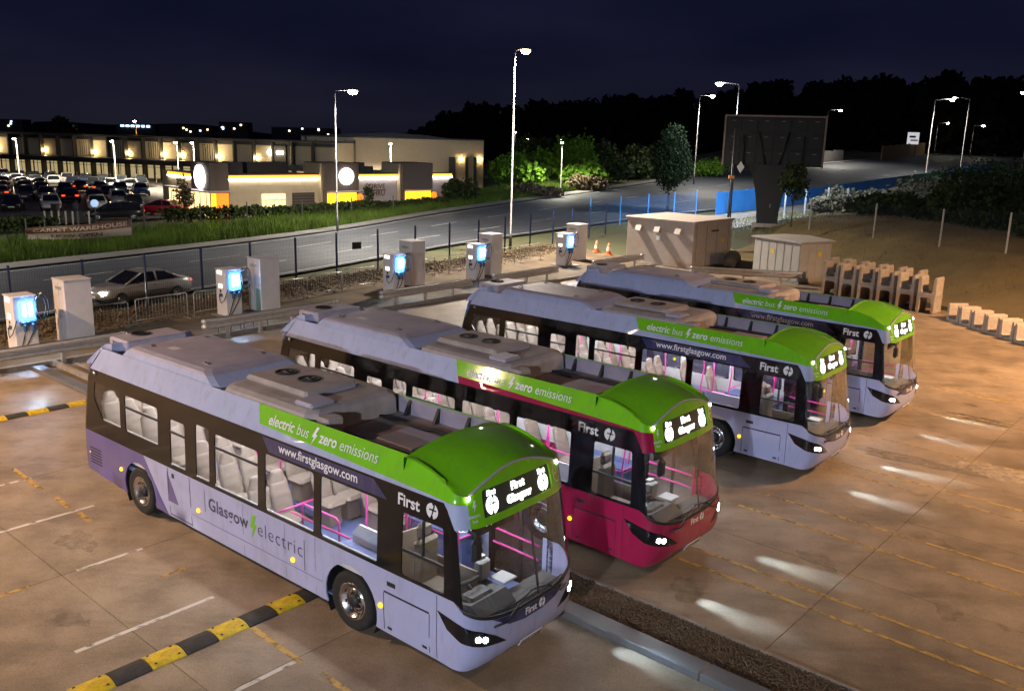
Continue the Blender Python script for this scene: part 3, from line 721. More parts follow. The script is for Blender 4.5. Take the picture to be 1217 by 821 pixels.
    ring = ([(.10*math.cos(R(t)), .14*math.sin(R(t))) for t in range(0, 361, 20)]+[(.088*math.cos(R(t)), .128*math.sin(R(t))) for t in range(360, -1, -20)])
    link('round_badge', bm('rba', lambda: decal('round_badge', combine([((ring, [(i, i+1, 36-i, 37-i) for i in range(18)]), 0, 0), (text2d('electric', .05, 0, 'CENTER'), 0, -.015)]), SC+.96, 2.64, M['white'], .012)), root)
    both('pillar', 'ap', [(10.362, 1.318), (10.50, 1.318), (10.66, 1.24), (10.66, 2.355), (10.60, 2.358), (10.478, 2.618), (10.362, 2.70)], M['black'])
    zb = lambda s_: 1.03+.21*(abs(s_-SC)/(SC-10.66))**3
    ws = [(float(s_), zb(s_)) for s_ in np.linspace(10.665, 2*SC-10.665, 17)]+[(2*SC-10.665, 2.35), (10.665, 2.35)]
    wsc = sk('windscreen', 'ws', ws, M['glass'], (), -.006, .008)
    sk('centre_post', 'cps', [(SC+.16, zb(SC)+.01), (SC+.19, zb(SC)+.01), (SC+.19, 2.34), (SC+.16, 2.34)], M['blackm'], (), -.016, .02, wsc)
    cow = [(float(s_), zb(s_)-.055) for s_ in np.linspace(10.66, 2*SC-10.66, 17)]+[(float(s_), zb(s_)-.003) for s_ in np.linspace(2*SC-10.66, 10.66, 17)]
    sk('cowl', 'cow', cow, M['blackm'], (), .004)
    lowf = [(10.152, .27), (10.5, .255), (10.80, .26), (11.0, .30), (11.3, .40), (SC-.5, .43), (SC, .435), (SC+.5, .43), (2*SC-11.3, .40), (2*SC-11.0, .30), (2*SC-10.80, .26), (2*SC-10.5, .255), (2*SC-10.152, .27), (2*SC-10.152, 1.315), (2*SC-10.50, 1.315), (2*SC-10.66, zb(10.66)-.058)]+\
        [(float(s_), zb(s_)-.058) for s_ in np.linspace(2*SC-10.76, 10.76, 15)]+[(10.66, zb(10.66)-.058), (10.50, 1.315), (10.152, 1.315)]
    sk('front_panel', 'lf', lowf, body)
    chin = [(SC-.85, zb(SC-.85)-.06), (SC-.55, .86), (SC-.2, .80), (SC+.2, .80), (SC+.55, .86), (SC+.85, zb(SC+.85)-.06)]+[(float(s_), zb(s_)-.06) for s_ in np.linspace(SC+.7, SC-.7, 9)]
    sk('chin_panel', 'ch', chin, M['crimson'] if crim else M['navy'], (), .005, .006)
    link('emblem_lettering', bm('fem', lambda: decal('emblem_lettering', combine([(text2d('First', .15, .004, 'CENTER'), -.06, -.05), (flogo(.075), .20, .0)]), SC, .90, M['white'], .011)), root)
    pl = sk('number_plate', 'np', rrect(SC-.26, SC+.26, .355, .465, .012), M['plate'], (), .022, .012)
    link('plate_lettering', bm('pt', lambda: decal('plate_lettering', text2d('LG21 DLM', .105, .001, 'CENTER'), SC, .373, M['text_navy'], .026)), pl)
    sk('bumper_vent', 'bv', [(11.05, .29), (2*SC-11.05, .29), (2*SC-11.25, .42), (SC, .45), (11.25, .42)], M['blackm'], (), -.05, .02)
    for q, mf in ((0, lambda p: p), (1, mir)):
        hp = mf([(10.17, 1.075), (10.36, .85), (10.62, .74), (10.95, .675), (11.36, .63), (11.16, .78), (10.92, .91), (10.58, 1.01)])
        hc = sk('headlight', 'hl%d' % q, hp, M['lamp_off'], (), .008, .01)
        for i, (s_, z_) in enumerate(((10.87, .80), (10.975, .775))):
            sk('lens', 'le%d%d' % (q, i), mf(arc(s_, z_, .043, 0, 330, 10)), M['head'], (), .016, .008, hc, flat=True)
        p_ = PM(2*SC-10.92 if q else 10.92, .79, .03)
        for aim_, en_, sz_ in ((11.95, 300, 19), (12.6, 300, 22)):
            ld = bpy.data.lights.new('headlight_beam', 'SPOT'); ld.energy = en_; ld.spot_size = R(sz_); ld.spot_blend = 1.0; ld.color = (.52, .76, 1); ld.shadow_soft_size = .04
            lo = bpy.data.objects.new('headlight_beam', ld); COL.objects.link(lo); lo.parent = root; lo.location = p_
            lo.rotation_euler = Vector((aim_-p_.x, (.06 if q else -.06)*(aim_-11), -.79)).to_track_quat('-Z', 'Y').to_euler()
        sk('marker_lamp', 'ml%d' % q, mf(arc(10.90, 2.775, .028, 0, 330, 10)), M['mark'], (), .022, .02, flat=True)
    # shroud lip (brow) over the display
    def brow():
        m = MB(); m.tube([PM(float(s_), zbrow(s_)+.004, .0) for s_ in np.linspace(10.91, 2*SC-10.91, 25)], .019, 8); return m.mesh('brow', M['grp'])
    link('brow', bm('brow', brow), root)
    # --- green dome over the cab
    def dome():
        N, K = 36, 10; V = []; F = []
        ss = np.linspace(9.35, 2*SC-9.35, N+1)
        for k in range(K+1):
            f = k/K
            for i, s_ in enumerate(ss):
                B = PM(float(s_), zbrow(s_)); g = i/N*2-1
                # spread the back arch evenly in y
                y = B.y*.98; A = Vector((9.35, y, 3.125+.12*max(0, 1-(abs(y)/1.01)**2)))
                p = B.lerp(A, f); span = (A-B).length
                p.z += .06*math.sin(math.pi*f)**.8*min(1, span/1.0)
                V.append(p)
        for k in range(K):
            for i in range(N):
                a = k*(N+1)+i; F.append((a, a+1, a+N+2, a+N+1))
        m = MB(); m.add(V, F, True)
        n = K*(N+1); b0 = len(m.v)
        m.v += [(p[0], p[1], 2.84) for p in m.v[n:n+N+1]]
        m.f += [(n+i+1, n+i, b0+i, b0+i+1) for i in range(N)]; m.sm += [False]*N
        return m.mesh('cab_dome', M['green'])
    link('cab_dome', bm('dome', dome), root)
    # --- rear end
    def rearcap(z0, z1, n, m_, nm):
        V = []; F = []; cols = None
        for k in range(n+1):
            z = z0+(z1-z0)*k/n; w_ = W(z); x = XRr(z); ring = []
            for t in range(0, 91, 15): ring.append((x+RC-RC*math.sin(R(t)), -w_+RC-RC*math.cos(R(t)), z))
            ring += [(a, -b, c) for a, b, c in ring[::-1]]
            cols = len(ring); V += ring
        for k in range(n):
            for i in range(cols-1): a = k*cols+i; F.append((a, a+cols, a+cols+1, a+1))
        m = MB(); m.add(V, F, True); return m.mesh(nm, m_)
    link('rear_panel', bm('rc1', lambda: rearcap(.42, 1.315, 4, rear, 'rear_panel')), root)
    link('rear_window', bm('rc2', lambda: rearcap(1.318, 2.60, 5, M['black'], 'rear_window')), root)
    link('rear_cove', bm('rc3', lambda: rearcap(2.603, 2.80, 2, rear, 'rear_cove')), root)
    link('rear_cantrail', bm('rc4', lambda: rearcap(2.803, 3.13, 4, M['silver'], 'rear_cantrail')), root)
    # --- roof
    def roof():
        m = MB(); m.box((4.7, 0, 2.83), (9.5, 2.1, .04)); return m.mesh('roof', M['roofm'])
    link('roof', bm('roof', roof), root)
    def fairing(sd):
        m = MB()
        V = [(.3, sd*1.0, 3.128), (9.36, sd*1.0, 3.128), (9.36, sd*.955, 3.055), (.3, sd*.955, 3.055), (.3, sd*.93, 2.84), (9.36, sd*.93, 2.84)]
        F = [(0, 1, 2, 3), (3, 2, 5, 4)]
        if sd > 0: F = [f[::-1] for f in F]
        m.add(V, F); return m.mesh('fairing', M['fair'])
    for sd in (-1, 1):
        link('fairing', bm('fr%d' % sd, lambda: fairing(sd)), root)
        for k, x in enumerate((7.35, 8.05, 8.75)):
            def brk():
                m = MB(); m.prism([(-.02, .0), (-.02, .20), (.16, .0)] if 0 else [(0, 0), (.14, 0), (0, .25)], 'x', -.03, .03); return m.mesh('bracket', M['blackm'])
            b_ = link('bracket', bm('brk', brk), root, (x, sd*.945, 2.853), math.pi if sd > 0 else 0)
    def loft8(rows, nm, m_, r_=.10, cap=True):
        m = MB(); V = []; F = []
        for z, x0, x1, y in rows: V += [(x0+r_, -y, z), (x1-r_, -y, z), (x1, -y+r_, z), (x1, y-r_, z), (x1-r_, y, z), (x0+r_, y, z), (x0, y-r_, z), (x0, -y+r_, z)]
        for k in range(len(rows)-1):
            for i in range(8): j = (i+1) % 8; F.append((k*8+i, k*8+j, k*8+8+j, k*8+8+i))
        if cap: F.append(tuple(range(len(V)-8, len(V))))
        m.add(V, F); return m.mesh(nm, m_)
    bp = link('battery_pod', bm('bat', lambda: loft8([(3.255, 1.08, 4.06, .925), (3.285, 1.12, 3.98, .90), (3.325, 1.24, 3.84, .80), (3.338, 1.5, 3.6, .5)], 'battery_pod', M['grp'])), root)
    link('battery_skirt', bm('bats', lambda: loft8([(2.95, .90, 4.42, 1.03), (3.12, .95, 4.38, 1.0), (3.16, .98, 4.30, .99), (3.253, 1.07, 4.08, .93)], 'battery_skirt', M['silver'])), bp)
    def hvac():
        m = MB()
        rows = [(2.86, 4.52, 7.12, 1.0), (3.10, 4.50, 7.10, 1.0), (3.18, 4.54, 7.06, .97), (3.23, 4.62, 7.0, .88), (3.25, 4.72, 6.92, .74)]
        V = []; F = []
        for z, x0, x1, y in rows:
            r_ = .16; V += [(x0+r_, -y, z), (x1-r_, -y, z), (x1, -y+r_, z), (x1, y-r_, z), (x1-r_, y, z), (x0+r_, y, z), (x0, y-r_, z), (x0, -y+r_, z)]
        for k in range(len(rows)-1):
            for i in range(8): j = (i+1) % 8; F.append((k*8+i, k*8+j, k*8+8+j, k*8+8+i))
        F.append(tuple(range(len(V)-8, len(V)))); m.add(V, F)
        m.box((5.55, 0, 3.29), (1.75, 1.15, .13), bev=.05)
        return m.mesh('air_conditioner', M['grp2'])
    hv = link('air_conditioner', bm('hvac', hvac), root)
    for k, x in enumerate((5.12, 5.78)):
        def fan():
            m = MB(); m.lathe([(.205, 0), (.205, .02), (.18, .022), (.175, -.01)], n=20); 
            for q in range(6):
                a = 2*math.pi*q/6; m.add([(0.03*math.cos(a), .03*math.sin(a), .0), (.17*math.cos(a), .17*math.sin(a), .0), (.17*math.cos(a+.6), .17*math.sin(a+.6), .008), (.03*math.cos(a+.6), .03*math.sin(a+.6), .008)], [(0, 1, 2, 3)])
            m.lathe([(.178, -.004), (.001, -.004)], n=20, smooth=False)
            return m.mesh('fan', M['blackm'])
        link('fan', bm('fan', fan), hv, (x, 0, 3.358))
    def hat():
        m = MB(); m.box((6.72, -.62, 3.28), (.46, .5, .09), bev=.03); m.box((6.2, .0, 3.265), (.5, 1.0, .05), bev=.015); return m.mesh('hatch', M['grp'])
    link('hatch', bm('hat', hat), hv)
    def step():
        m = MB(); m.box((7.22, -.72, 3.02), (.32, .34, .30), bev=.03); return m.mesh('junction_box', M['grp2'])
    link('junction_box', bm('stp', step), root)
    for k, (x, y) in enumerate(((1.5, -.6), (3.5, -.6), (1.5, .6), (3.5, .6))):
        link('lifting_eye', bm('eye', lambda: (lambda m: (m.box((0, 0, .012), (.16, .10, .02), bev=.008), m.tube([(-.04, 0, .02), (-.03, 0, .055), (.03, 0, .055), (.04, 0, .02)], .009, 6), m.mesh('lifting_eye', M['steelb']))[-1])(MB())), bp, (x, y, 3.328))
    link('conduit', bm('cond', lambda: (lambda m: (m.tube([(7.1, .45, 2.88), (8.2, .45, 2.88), (8.35, .55, 2.88), (9.3, .55, 2.88)], .022, 7), m.tube([(7.2, -.5, 2.875), (9.3, -.5, 2.875)], .014, 6), m.mesh('conduit', M['blackm']))[-1])(MB())), root)
    link('roof_hatch', bm('rhat', lambda: (lambda m: (m.box((8.35, 0, 2.875), (.85, .75, .05), bev=.02), m.mesh('roof_hatch', M['grp']))[-1])(MB())), root)
    link('label', bm('rlab', lambda: (lambda m: (m.box((2.0, -.4, 3.339), (.26, .16, .004)), m.mesh('label', M['plate']))[-1])(MB())), bp)
    def rbox():
        m = MB(); m.box((.25, .0, 3.12), (.78, 1.35, .32), bev=.03); return m.mesh('rear_unit', M['grp'])
    rb = link('rear_unit', bm('rbx', rbox), root)
    link('fan', bm('fan', lambda: None), rb, (.12, -.1, 3.285))
    for k in range(5):
        def slot():
            m = MB(); m.box((0, 0, 0), (.035, .012, .14)); return m.mesh('louvre', M['blackm'])
        link('louvre', bm('slot', slot), rb, (.05+k*.075, -.676, 3.14))
    def horn(sd):
        m = MB(); V = []
        rows = [(-.20, 2.80, 1.16), (.0, 3.04, 1.02), (.18, 3.20, .92), (.42, 3.24, .90), (.48, 3.08, .93)]
        for x, z, y in rows: V += [(x, sd*y, z), (x, sd*(y-.26), z)]
        F = [(2*i, 2*i+2, 2*i+3, 2*i+1) for i in range(4)]
        n = len(V); V += [(x, sd*y, min(z, 2.85)-.05) for x, z, y in rows]+[(x, sd*(y-.26), min(z, 2.85)-.05) for x, z, y in rows]
        F += [(2*i+2, 2*i, n+i, n+i+1) for i in range(4)]+[(2*i+1, 2*i+3, n+5+i+1, n+5+i) for i in range(4)]+[(8, 9, n+9, n+4)]
        if sd > 0: F = [f[::-1] for f in F]
        m.add(V, F); return m.mesh('rear_fin', M['silver'])
    for sd in (-1, 1): link('rear_fin', bm('fin%d' % sd, lambda: horn(sd)), root)
    def rdot(): m = MB(); m.lathe([(.045, 0), (.045, -.035), (.025, -.05), (.001, -.05)], axis='y', n=12); return m.mesh('side_camera', M['rim'])
    link('side_camera', bm('rdot', rdot), root, (.22, -1.19, 2.64))
    # --- small side fittings
    def amb(): m = MB(); m.lathe([(.042, 0), (.042, -.02), (.028, -.034), (.001, -.036)], axis='y', n=12); return m.mesh('side_marker', M['amber'])
    for x, z in ((-.22, .82), (1.13, .78), (4.0, .73), (6.84, .71), (8.98, .70)):
        link('side_marker', bm('amb', amb), root, (x, -1.235 if x > 0 else -1.2, z))
    def strip(name, key, x0, x1, z0, z1, m_=None, par=root): return sk(name, key, [(x0, z0), (x1, z0), (x1, z1), (x0, z1)], m_ or M['gap'], (), .003, .005, par, True)
    strip('panel_gap', 'g1', 2.96, 2.975, .33, 1.30); strip('panel_gap', 'g2', 3.72, 3.735, .33, 1.30); strip('panel_gap', 'g3', 2.976, 3.72, .345, .36)
    strip('panel_gap', 'g4', 9.05, 10.0, .945, .975); strip('panel_gap', 'g5', 10.0, 10.012, .33, .944); strip('panel_gap', 'g6', 9.04, 9.052, .33, .944); strip('panel_gap', 'g9', 10.148, 10.158, .30, 1.30)
    for i, x in enumerate((5.42, 6.62, 7.42)): strip('panel_seam', 'ps%d' % i, x, x+.008, .31, 1.29, M['seam'])
    strip('panel_seam', 'ps9', 3.75, 7.60, .585, .593, M['seam'])
    strip('door_catch', 'g7', 3.10, 3.19, 1.13, 1.22, M['blackm']); strip('cab_catch', 'g8', 9.12, 9.30, 1.08, 1.15, M['blackm'])
    for i, x in enumerate((9.12, 9.86)): strip('latch', 'lt%d' % i, x, x+.09, .36, .40, M['blackm'])
    for i in range(6): strip('rear_louvre', 'rl%d' % i, -.2, .28, .60+i*.065, .63+i*.065, M['gap'])
    if not crim:
        strip('frame_line', 'fl1', 4.22, 4.232, .78, 1.20, M['text_navy']); strip('frame_line', 'fl2', 7.14, 7.155, .62, 1.16, M['text_navy'])
        sk('navy_strip', 'nv', [(6.04, 2.665), (6.22, 2.425), (9.10, 2.425), (8.80, 2.665)], M['navy'], (), .004, .006)
        link('web_lettering', bm('web', lambda: decal('web_lettering', text2d('www.firstglasgow.com', .215, .003, 'LEFT', 1.0), 6.50, 2.50, M['white'], .008)), root)
        g = combine([(text2d('Glasgow', .34, .006, 'LEFT', 1.06), 0, 0)]); gw = max(p[0] for p in g[0])
        link('city_lettering', bm('gla', lambda: decal('city_lettering', g, 4.34, .86, M['text_navy'])), root)
        link('bolt_emblem', bm('bol', lambda: decal('bolt_emblem', bolt(.44), 4.34+gw+.10, .95, M['text_green'])), root)
        link('electric_lettering', bm('ele', lambda: decal('electric_lettering', text2d('electric', .37, -.004, 'LEFT', 1.12), 4.34+gw+.26, .84, M['text_navy'])), root)
        sk('purple_triangle', 'ptr', [(2.93, .62), (3.30, .62), (2.93, 1.24)], M['purple'], (), .002, .003, flat=True)
    fx = 9.32 if not crim else 9.05
    link('name_lettering', bm('nam'+bk, lambda: decal('name_lettering', text2d('First', .25, .006), fx, 2.44, M['white'], .007)), root)
    link('name_emblem', bm('nme'+bk, lambda: decal('name_emblem', flogo(.115), fx+.70, 2.525, M['white'], .007)), root)
    x_ = 6.14
    for nm, vf, dz, gp in SLOGAN:
        link(nm, bm('slo%d' % int(x_*100), lambda: decal(nm, vf, x_, 2.885+dz, M['white'], .006)), root)
        x_ += max(p[0] for p in vf[0])+gp
    # --- wheels and arches
    for x in (1.84, 8.28):
        for sd in (-1, 1):
            wheel_parts(root, x, sd*1.075, sd)
            def well():
                m = MB(); pr = arc(0, 0, .62, 215, -35, 14); V = [(a, -.0, b) for a, b in pr]+[(a, .33, b) for a, b in pr]; n = len(pr)
                m.add(V, [(i, i+1, n+i+1, n+i) for i in range(n-1)]+[tuple(range(n, 2*n))]); return m.mesh('wheel_arch', M['blackm'])
            link('wheel_arch', bm('well', well), root, (x, sd*1.22, .49), 0 if sd < 0 else math.pi)
    def under_():
        m = MB(); m.box((5.0, 0, .30), (10.6, 1.4, .16)); m.box((4.75, 0, .34), (5.2, 2.36, .06)); m.box((9.7, 0, .34), (1.3, 2.3, .06)); m.box((.2, 0, .44), (1.0, 2.2, .06)); return m.mesh('underframe', M['blackm'])
    link('underframe', bm('und', under_), root)
    # --- saloon
    def flo():
        m = MB(); m.box((6.9, 0, .39), (6.4, 1.7, .06)); m.box((6.9, 0, .41), (2.0, 2.36, .04)); m.box((9.9, 0, .41), (1.5, 2.2, .04)); m.box((2.0, 0, .86), (3.6, 2.36, .10)); m.box((4.6, -.72, .60), (1.9, .9, .12)); m.box((4.6, .72, .60), (1.9, .9, .12)); [(m.box((8.3, q*.72, .74), (1.34, .30, .66)), m.box((8.3, q*.86, 1.13), (1.34, .60, .03))) for q in (-1, 1)]; return m.mesh('floor', M['floor'])
    link('floor', bm('flo', flo), root)
    def ceil():
        m = MB(); m.box((4.9, 0, 2.56), (9.6, 2.24, .03)); return m.mesh('ceiling', M['lining'])
    cl = link('ceiling', bm('ceil', ceil), root)
    for y in (-.55, .55):
        def strp(): m = MB(); m.box((0, 0, 0), (8.6, .13, .02)); return m.mesh('light_strip', M['busl'])
        link('light_strip', bm('lst', strp), cl, (4.6, y, 2.53))
    def cabl(): m = MB(); m.box((0, 0, 0), (.30, .9, .02)); return m.mesh('light_strip', M['busl'])
    link('light_strip', bm('cabl', cabl), cl, (9.55, .1, 2.53))
    sm = bm('seat', seat_mesh); hm = bm('hrest', headrest_mesh)
    rows = []
    for x in (.55, 1.35, 2.15, 2.95): rows += [(x, y, .91) for y in (-.92, -.47, .47, .92)]
    for x in (4.05, 4.85): rows += [(x, y, .66) for y in (-.92, -.47, .47, .92)]
    rows += [(5.75, -.92, .42), (5.75, -.47, .42), (5.7, .92, .42), (5.7, .47, .42), (6.55, .92, .42), (7.35, .92, .42)]
    if not crim: rows += [(8.35, .88, 1.02)]
    for x, y, z in rows:
        s_ = link('seat', sm, root, (x, y, z)); link('headrest', hm, s_)
    # hand rails
    def rails():
        m = MB(); q = .019
        for x, y, z0 in ((4.45, -.27, .6), (4.45, .27, .6), (6.25, -.30, .42), (6.9, .62, .42), (7.75, -.45, .42), (7.75, .55, .42), (8.75, -.52, .42), (8.95, .5, .42), (3.45, -.25, .9), (3.45, .25, .9), (8.8, .95, .42)):
            m.tube([(x, y, z0), (x, y, 1.2), (x+.05, y*1.02, 1.7), (x, y*.98, 2.54)], q, 7)
        for y in (-.42, .42): m.tube([(3.4, y, 2.32), (8.9, y, 2.32)], q*.9, 6)
        m.tube([(6.2, -1.15, 1.30), (6.2, -.30, 1.30)], q, 6); m.tube([(6.25, -1.12, 1.02), (7.72, -1.12, 1.02)], q, 6)
        m.tube([(6.3, -.62, .95), (6.3, -.62, 1.30), (6.36, -.62, 1.36), (7.2, -.62, 1.36), (7.28, -.62, 1.30), (7.28, -.62, .95)], q, 7)
        m.tube([(6.0, -.64, 1.12), (7.75, -.64, 1.12)], q, 7); m.tube([(7.75, -.45, 1.05), (8.75, -.52, 1.05)], q, 7); m.tube([(7.75, -.45, 1.05), (7.75, -1.12, 1.05)], q, 7)
        m.tube([(6.9, .62, 1.1), (8.9, .55, 1.1)], q, 7); m.tube([(7.8, .5, 1.3), (7.8, 1.1, 1.3)], q, 7); m.tube([(8.95, .5, 1.15), (9.0, 1.12, 1.15)], q, 7)
        m.tube([(9.2, 1.10, 1.0), (10.2, 1.05, 1.0)], q, 7); m.tube([(9.2, 1.10, 1.25), (10.2, 1.05, 1.25)], q, 7)
        m.tube([(3.5, -1.1, 1.72), (3.5, -.3, 1.72)], q, 7); m.tube([(4.5, -1.1, 1.48), (4.5, -.28, 1.48)], q, 7)
        return m.mesh('handrail', M['pink'])
    link('handrail', bm('rail', rails), root)
    def lug():
        m = MB(); m.box((8.35, .86, 1.06), (1.2, .55, .06), bev=.02); m.prism([(7.72, .5), (8.95, .5), (8.95, 1.35), (8.80, 1.48), (7.88, 1.48), (7.72, 1.30)], 'y', -.70, -.66); return m.mesh('wheel_box_panel', M['lining'])
    link('wheel_box_panel', bm('lug', lug), root)
    # cab
    def part_(): 
        m = MB(); m.prism([(9.02, .45), (9.02, 2.3), (9.05, 2.3), (9.05, .45)][::-1] if 0 else [(-1.15, .45), (-.28, .45), (-.28, 1.52), (-.40, 1.72), (-1.0, 1.78), (-1.15, 1.6)], 'x', 9.0, 9.04)
        m.prism([(9.05, .45), (10.05, .45), (10.05, 1.25), (9.05, 1.25)], 'y', -.27, -.24); return m.mesh('cab_partition', M['seat'])
    link('cab_partition', bm('cabp', part_), root)
    ds = link('driver_seat', bm('dseat', lambda: (lambda m: (m.box((9.62, -.66, .98), (.5, .5, .14), bev=.05), m.box((9.36, -.66, 1.38), (.14, .48, .74), bev=.06), m.box((9.32, -.66, 1.84), (.11, .30, .24), bev=.05), m.box((9.62, -.66, .70), (.36, .36, .5), bev=.02), m.mesh('driver_seat', M['seat']))[-1])(MB())), root)
    def dash():
        m = MB()
        m.prism([(10.20, .45), (10.76, .45), (10.74, 1.02), (10.54, 1.16), (10.26, 1.10)], 'y', -.95, -.18); m.prism([(10.34, .45), (10.78, .45), (10.76, .98), (10.42, .98)], 'y', -.18, .85)
        m.box((10.36, -.62, 1.14), (.28, .5, .10), bev=.04); m.box((10.1, -.16, 1.0), (.55, .22, .16), bev=.04); return m.mesh('dashboard', M['dash'])
    da = link('dashboard', bm('dash', dash), root)
    def ticket(): m = MB(); m.box((10.02, -.12, 1.24), (.16, .24, .32), bev=.03); m.box((10.3, .05, 1.13), (.3, .3, .04), bev=.01); m.box((9.98, -.12, 1.43), (.10, .14, .03)); return m.mesh('ticket_machine', M['lining'])
    link('ticket_machine', bm('tick', ticket), da)
    def steer():
        m = MB(); m.tube([(10.17+.11*math.cos(R(t))*1.0, -.63+.23*math.sin(R(t)), 1.27+.20*math.cos(R(t))*.35) for t in range(0, 360, 20)], .018, 7, closed=True)
        m.tube([(10.17-.0, -.63, 1.26), (10.32, -.63, 1.10)], .035, 8); m.tube([(10.17, -.85, 1.26), (10.17, -.41, 1.26)], .014, 6); return m.mesh('steering_wheel', M['blackm'])
    link('steering_wheel', bm('steer', steer), root)
    # mirrors, wipers
    def mirror(sd):
        m = MB(); m.tube([(10.60, sd*1.08, 2.36), (10.74, sd*1.13, 2.38), (10.80, sd*1.14, 2.32)], .025, 7); m.box((10.79, sd*1.13, 2.16), (.10, .19, .32), bev=.045); return m.mesh('mirror', M['blackm'])
    link('mirror', bm('mir', lambda: mirror(-1)), root)
    def wiper(sd):
        m = MB(); a = PM(SC+sd*.62, .94, .05); b = PM(SC+sd*.30, 1.14, .055); c = PM(SC+sd*.72, 1.13, .03); d = PM(SC-sd*.06, 1.18, .03)
        m.tube([PM(SC+sd*.85, .93, .02), a, b], .017, 6); m.tube([c, b, d], .012, 6); return m.mesh('wiper', M['blackm'])
    for sd in (-1, 1): link('wiper', bm('wip%d' % sd, lambda: wiper(sd)), root)
    def blind():
        m = MB(); m.box((10.50, -.45, 2.26), (.02, .9, .22)); return m.mesh('sun_blind', M['blackm'])
    link('sun_blind', bm('bli', blind), root)
    return root
BUSES = [((-8.0364, 18.7245), -39.3402, 'lilac', 'nearest lilac and green bus with Glasgow electric lettering along its side'),
         ((-4.8311, 22.1936), -40.7134, 'crimson', 'crimson and green bus, the only one with a red front'),
         ((-.5388, 27.1225), -39.7855, 'lilac', 'lilac and green bus parked between the crimson bus and the farthest bus'),
         ((3.0966, 31.5216), -40.9553, 'lilac', 'farthest lilac and green bus, beside the two metal kiosks')]
for loc_, yw, lv, lb in BUSES: make_bus(loc_, R(yw), lv, lb)
# ================================================================== yard furniture
M['chw'] = mat('charger_white', (.86, .80, .78), rough=.42, noise=.12, nscale=2, coat=.3)
M['steel'] = mat('galvanised_steel', (.58, .56, .54), rough=.36, metal=.35, noise=.3, nscale=6)
M['blue_led'] = emit('charger_blue_light', (.02, .26, 1.0), 15); M['white_led'] = emit('charger_white_light', (.60, .84, 1.0), 170); M['lab'] = emit('charger_status', (1, .93, .85), 2.2)
M['cable'] = mat('black_cable', (.015, .017, .022), rough=.5)
M['socket'] = mat('blue_socket_plastic', (.03, .10, .22), rough=.35)
def sag(a, b, drop, n=10):
    a, b = Vector(a), Vector(b); return [a.lerp(b, i/n)-Vector((0, 0, drop*4*(i/n)*(1-i/n))) for i in range(n+1)]
def charger_proto():
    r = empty('charging_station')
    m = MB(); m.box((0, 0, 1.0), (.74, .74, 1.96), bev=.025); bd = m.build('housing', M['chw'], r)
    part('plinth', M['kerbc'], r, 'box', (.1, .1, .03), (1.3, 1.3, .10))
    m = MB(); m.box((.375, 0, 1.99), (.86, .80, .04), bev=.015) if 0 else m.box((0, 0, 1.995), (.80, .80, .035), bev=.012); m.build('cap', M['chw'], r)
    # lit socket panel on the face towards the buses (+x)
    m = MB(); m.box((.40, .06, 1.50), (.07, .48, .66), bev=.03); sp = m.build('socket_panel', M['blue_led'], r)
    for y in (-.04, .15):
        m = MB(); m.box((.445, y, 1.55), (.02, .075, .46), bev=.008); m.build('light_bar', M['white_led'], sp)
    m = MB(); m.box((.42, .06, 1.08), (.12, .56, .16), bev=.04)
    m.build('socket_shelf', M['socket'], r)
    for y in (-.08, .18):
        m = MB(); m.box((.47, y, .93), (.13, .10, .28), bev=.03); g = m.build('plug', M['socket'], r)
        m = MB(); m.tube(sag((.47, y, .80), (.40+.1*y, -.28+y*.2, .08), .06), .019, 7); m.build('cable', M['cable'], g)
    # cable hook arm with the coiled lead
    m = MB(); m.tube([(.30, .30, 1.80), (.46, .40, 1.96), (.52, .52, 2.08)], .035, 7); h = m.build('cable_hook', M['chw'], r)
    m = MB(); m.tube([(.50, .52+.22*math.sin(R(t))*(.9), 1.62+.45*math.cos(R(t))) for t in range(0, 361, 20)], .017, 7)
    m.tube([(.52, .42+.20*math.sin(R(t)), 1.60+.42*math.cos(R(t))) for t in range(0, 361, 20)], .017, 7); m.build('coiled_lead', M['cable'], h)
    # side face (-y): status light, emergency stop, label
    for nm, c, d, mm in (('status_lamp', (-.05, -.376, 1.86), (.34, .012, .14), 'lab'), ('label', (-.02, -.374, 1.30), (.26, .010, .16), 'lab'), ('screen', (.0, -.374, .92), (.24, .012, .14), 'socket'), ('card_reader', (-.02, -.375, 1.09), (.10, .012, .10), 'blackm')):
        part(nm, M[mm], r, 'box', c, d)
    m = MB(); m.tube([(-.1, -.40, .9), (.05, -.46, .7), (.2, -.50, .62), (.36, -.45, .75), (.42, -.30, 1.2)], .016, 7); m.build('loose_cable', M['cable'], r)
    return r
CH = [((-13.07, 1.96), 'lit white charging station at the far left beside the traffic cone'), ((-14.05, 10.41), 'lit white charging station behind the curved end of a crash rail'),
      ((-13.49, 18.96), 'third lit white charging station from the left, behind the crimson bus'), ((-13.91, 25.13), 'lit white charging station in front of the tall lamp column'), ((-14.39, 33.49), 'lit white charging station nearest the large beige kiosk')]
KB = [((-13.46, 3.8), 'tall white cabinet at left, right of the leftmost charging station'), ((-14.04, 12.05), 'tall white cabinet with a pale green lower patch, second from the left'), ((-14.89, 21.43), 'tall white cabinet behind the crimson bus, third from the left'),
      ((-14.78, 27.27), 'tall white cabinet just left of the tall lamp column'), ((-15.52, 36.23), 'tall white cabinet nearest the large beige kiosk')]
cp = charger_proto()
for i, ((x, y), lb) in enumerate(CH):
    o = cp if i == 0 else copy_tree(cp)
    o.location = Y(x-.37, y+.37, .03); o.rotation_euler = (0, 0, YA); tag(o, lb, 'charger', 'charging stations along the depot fence')
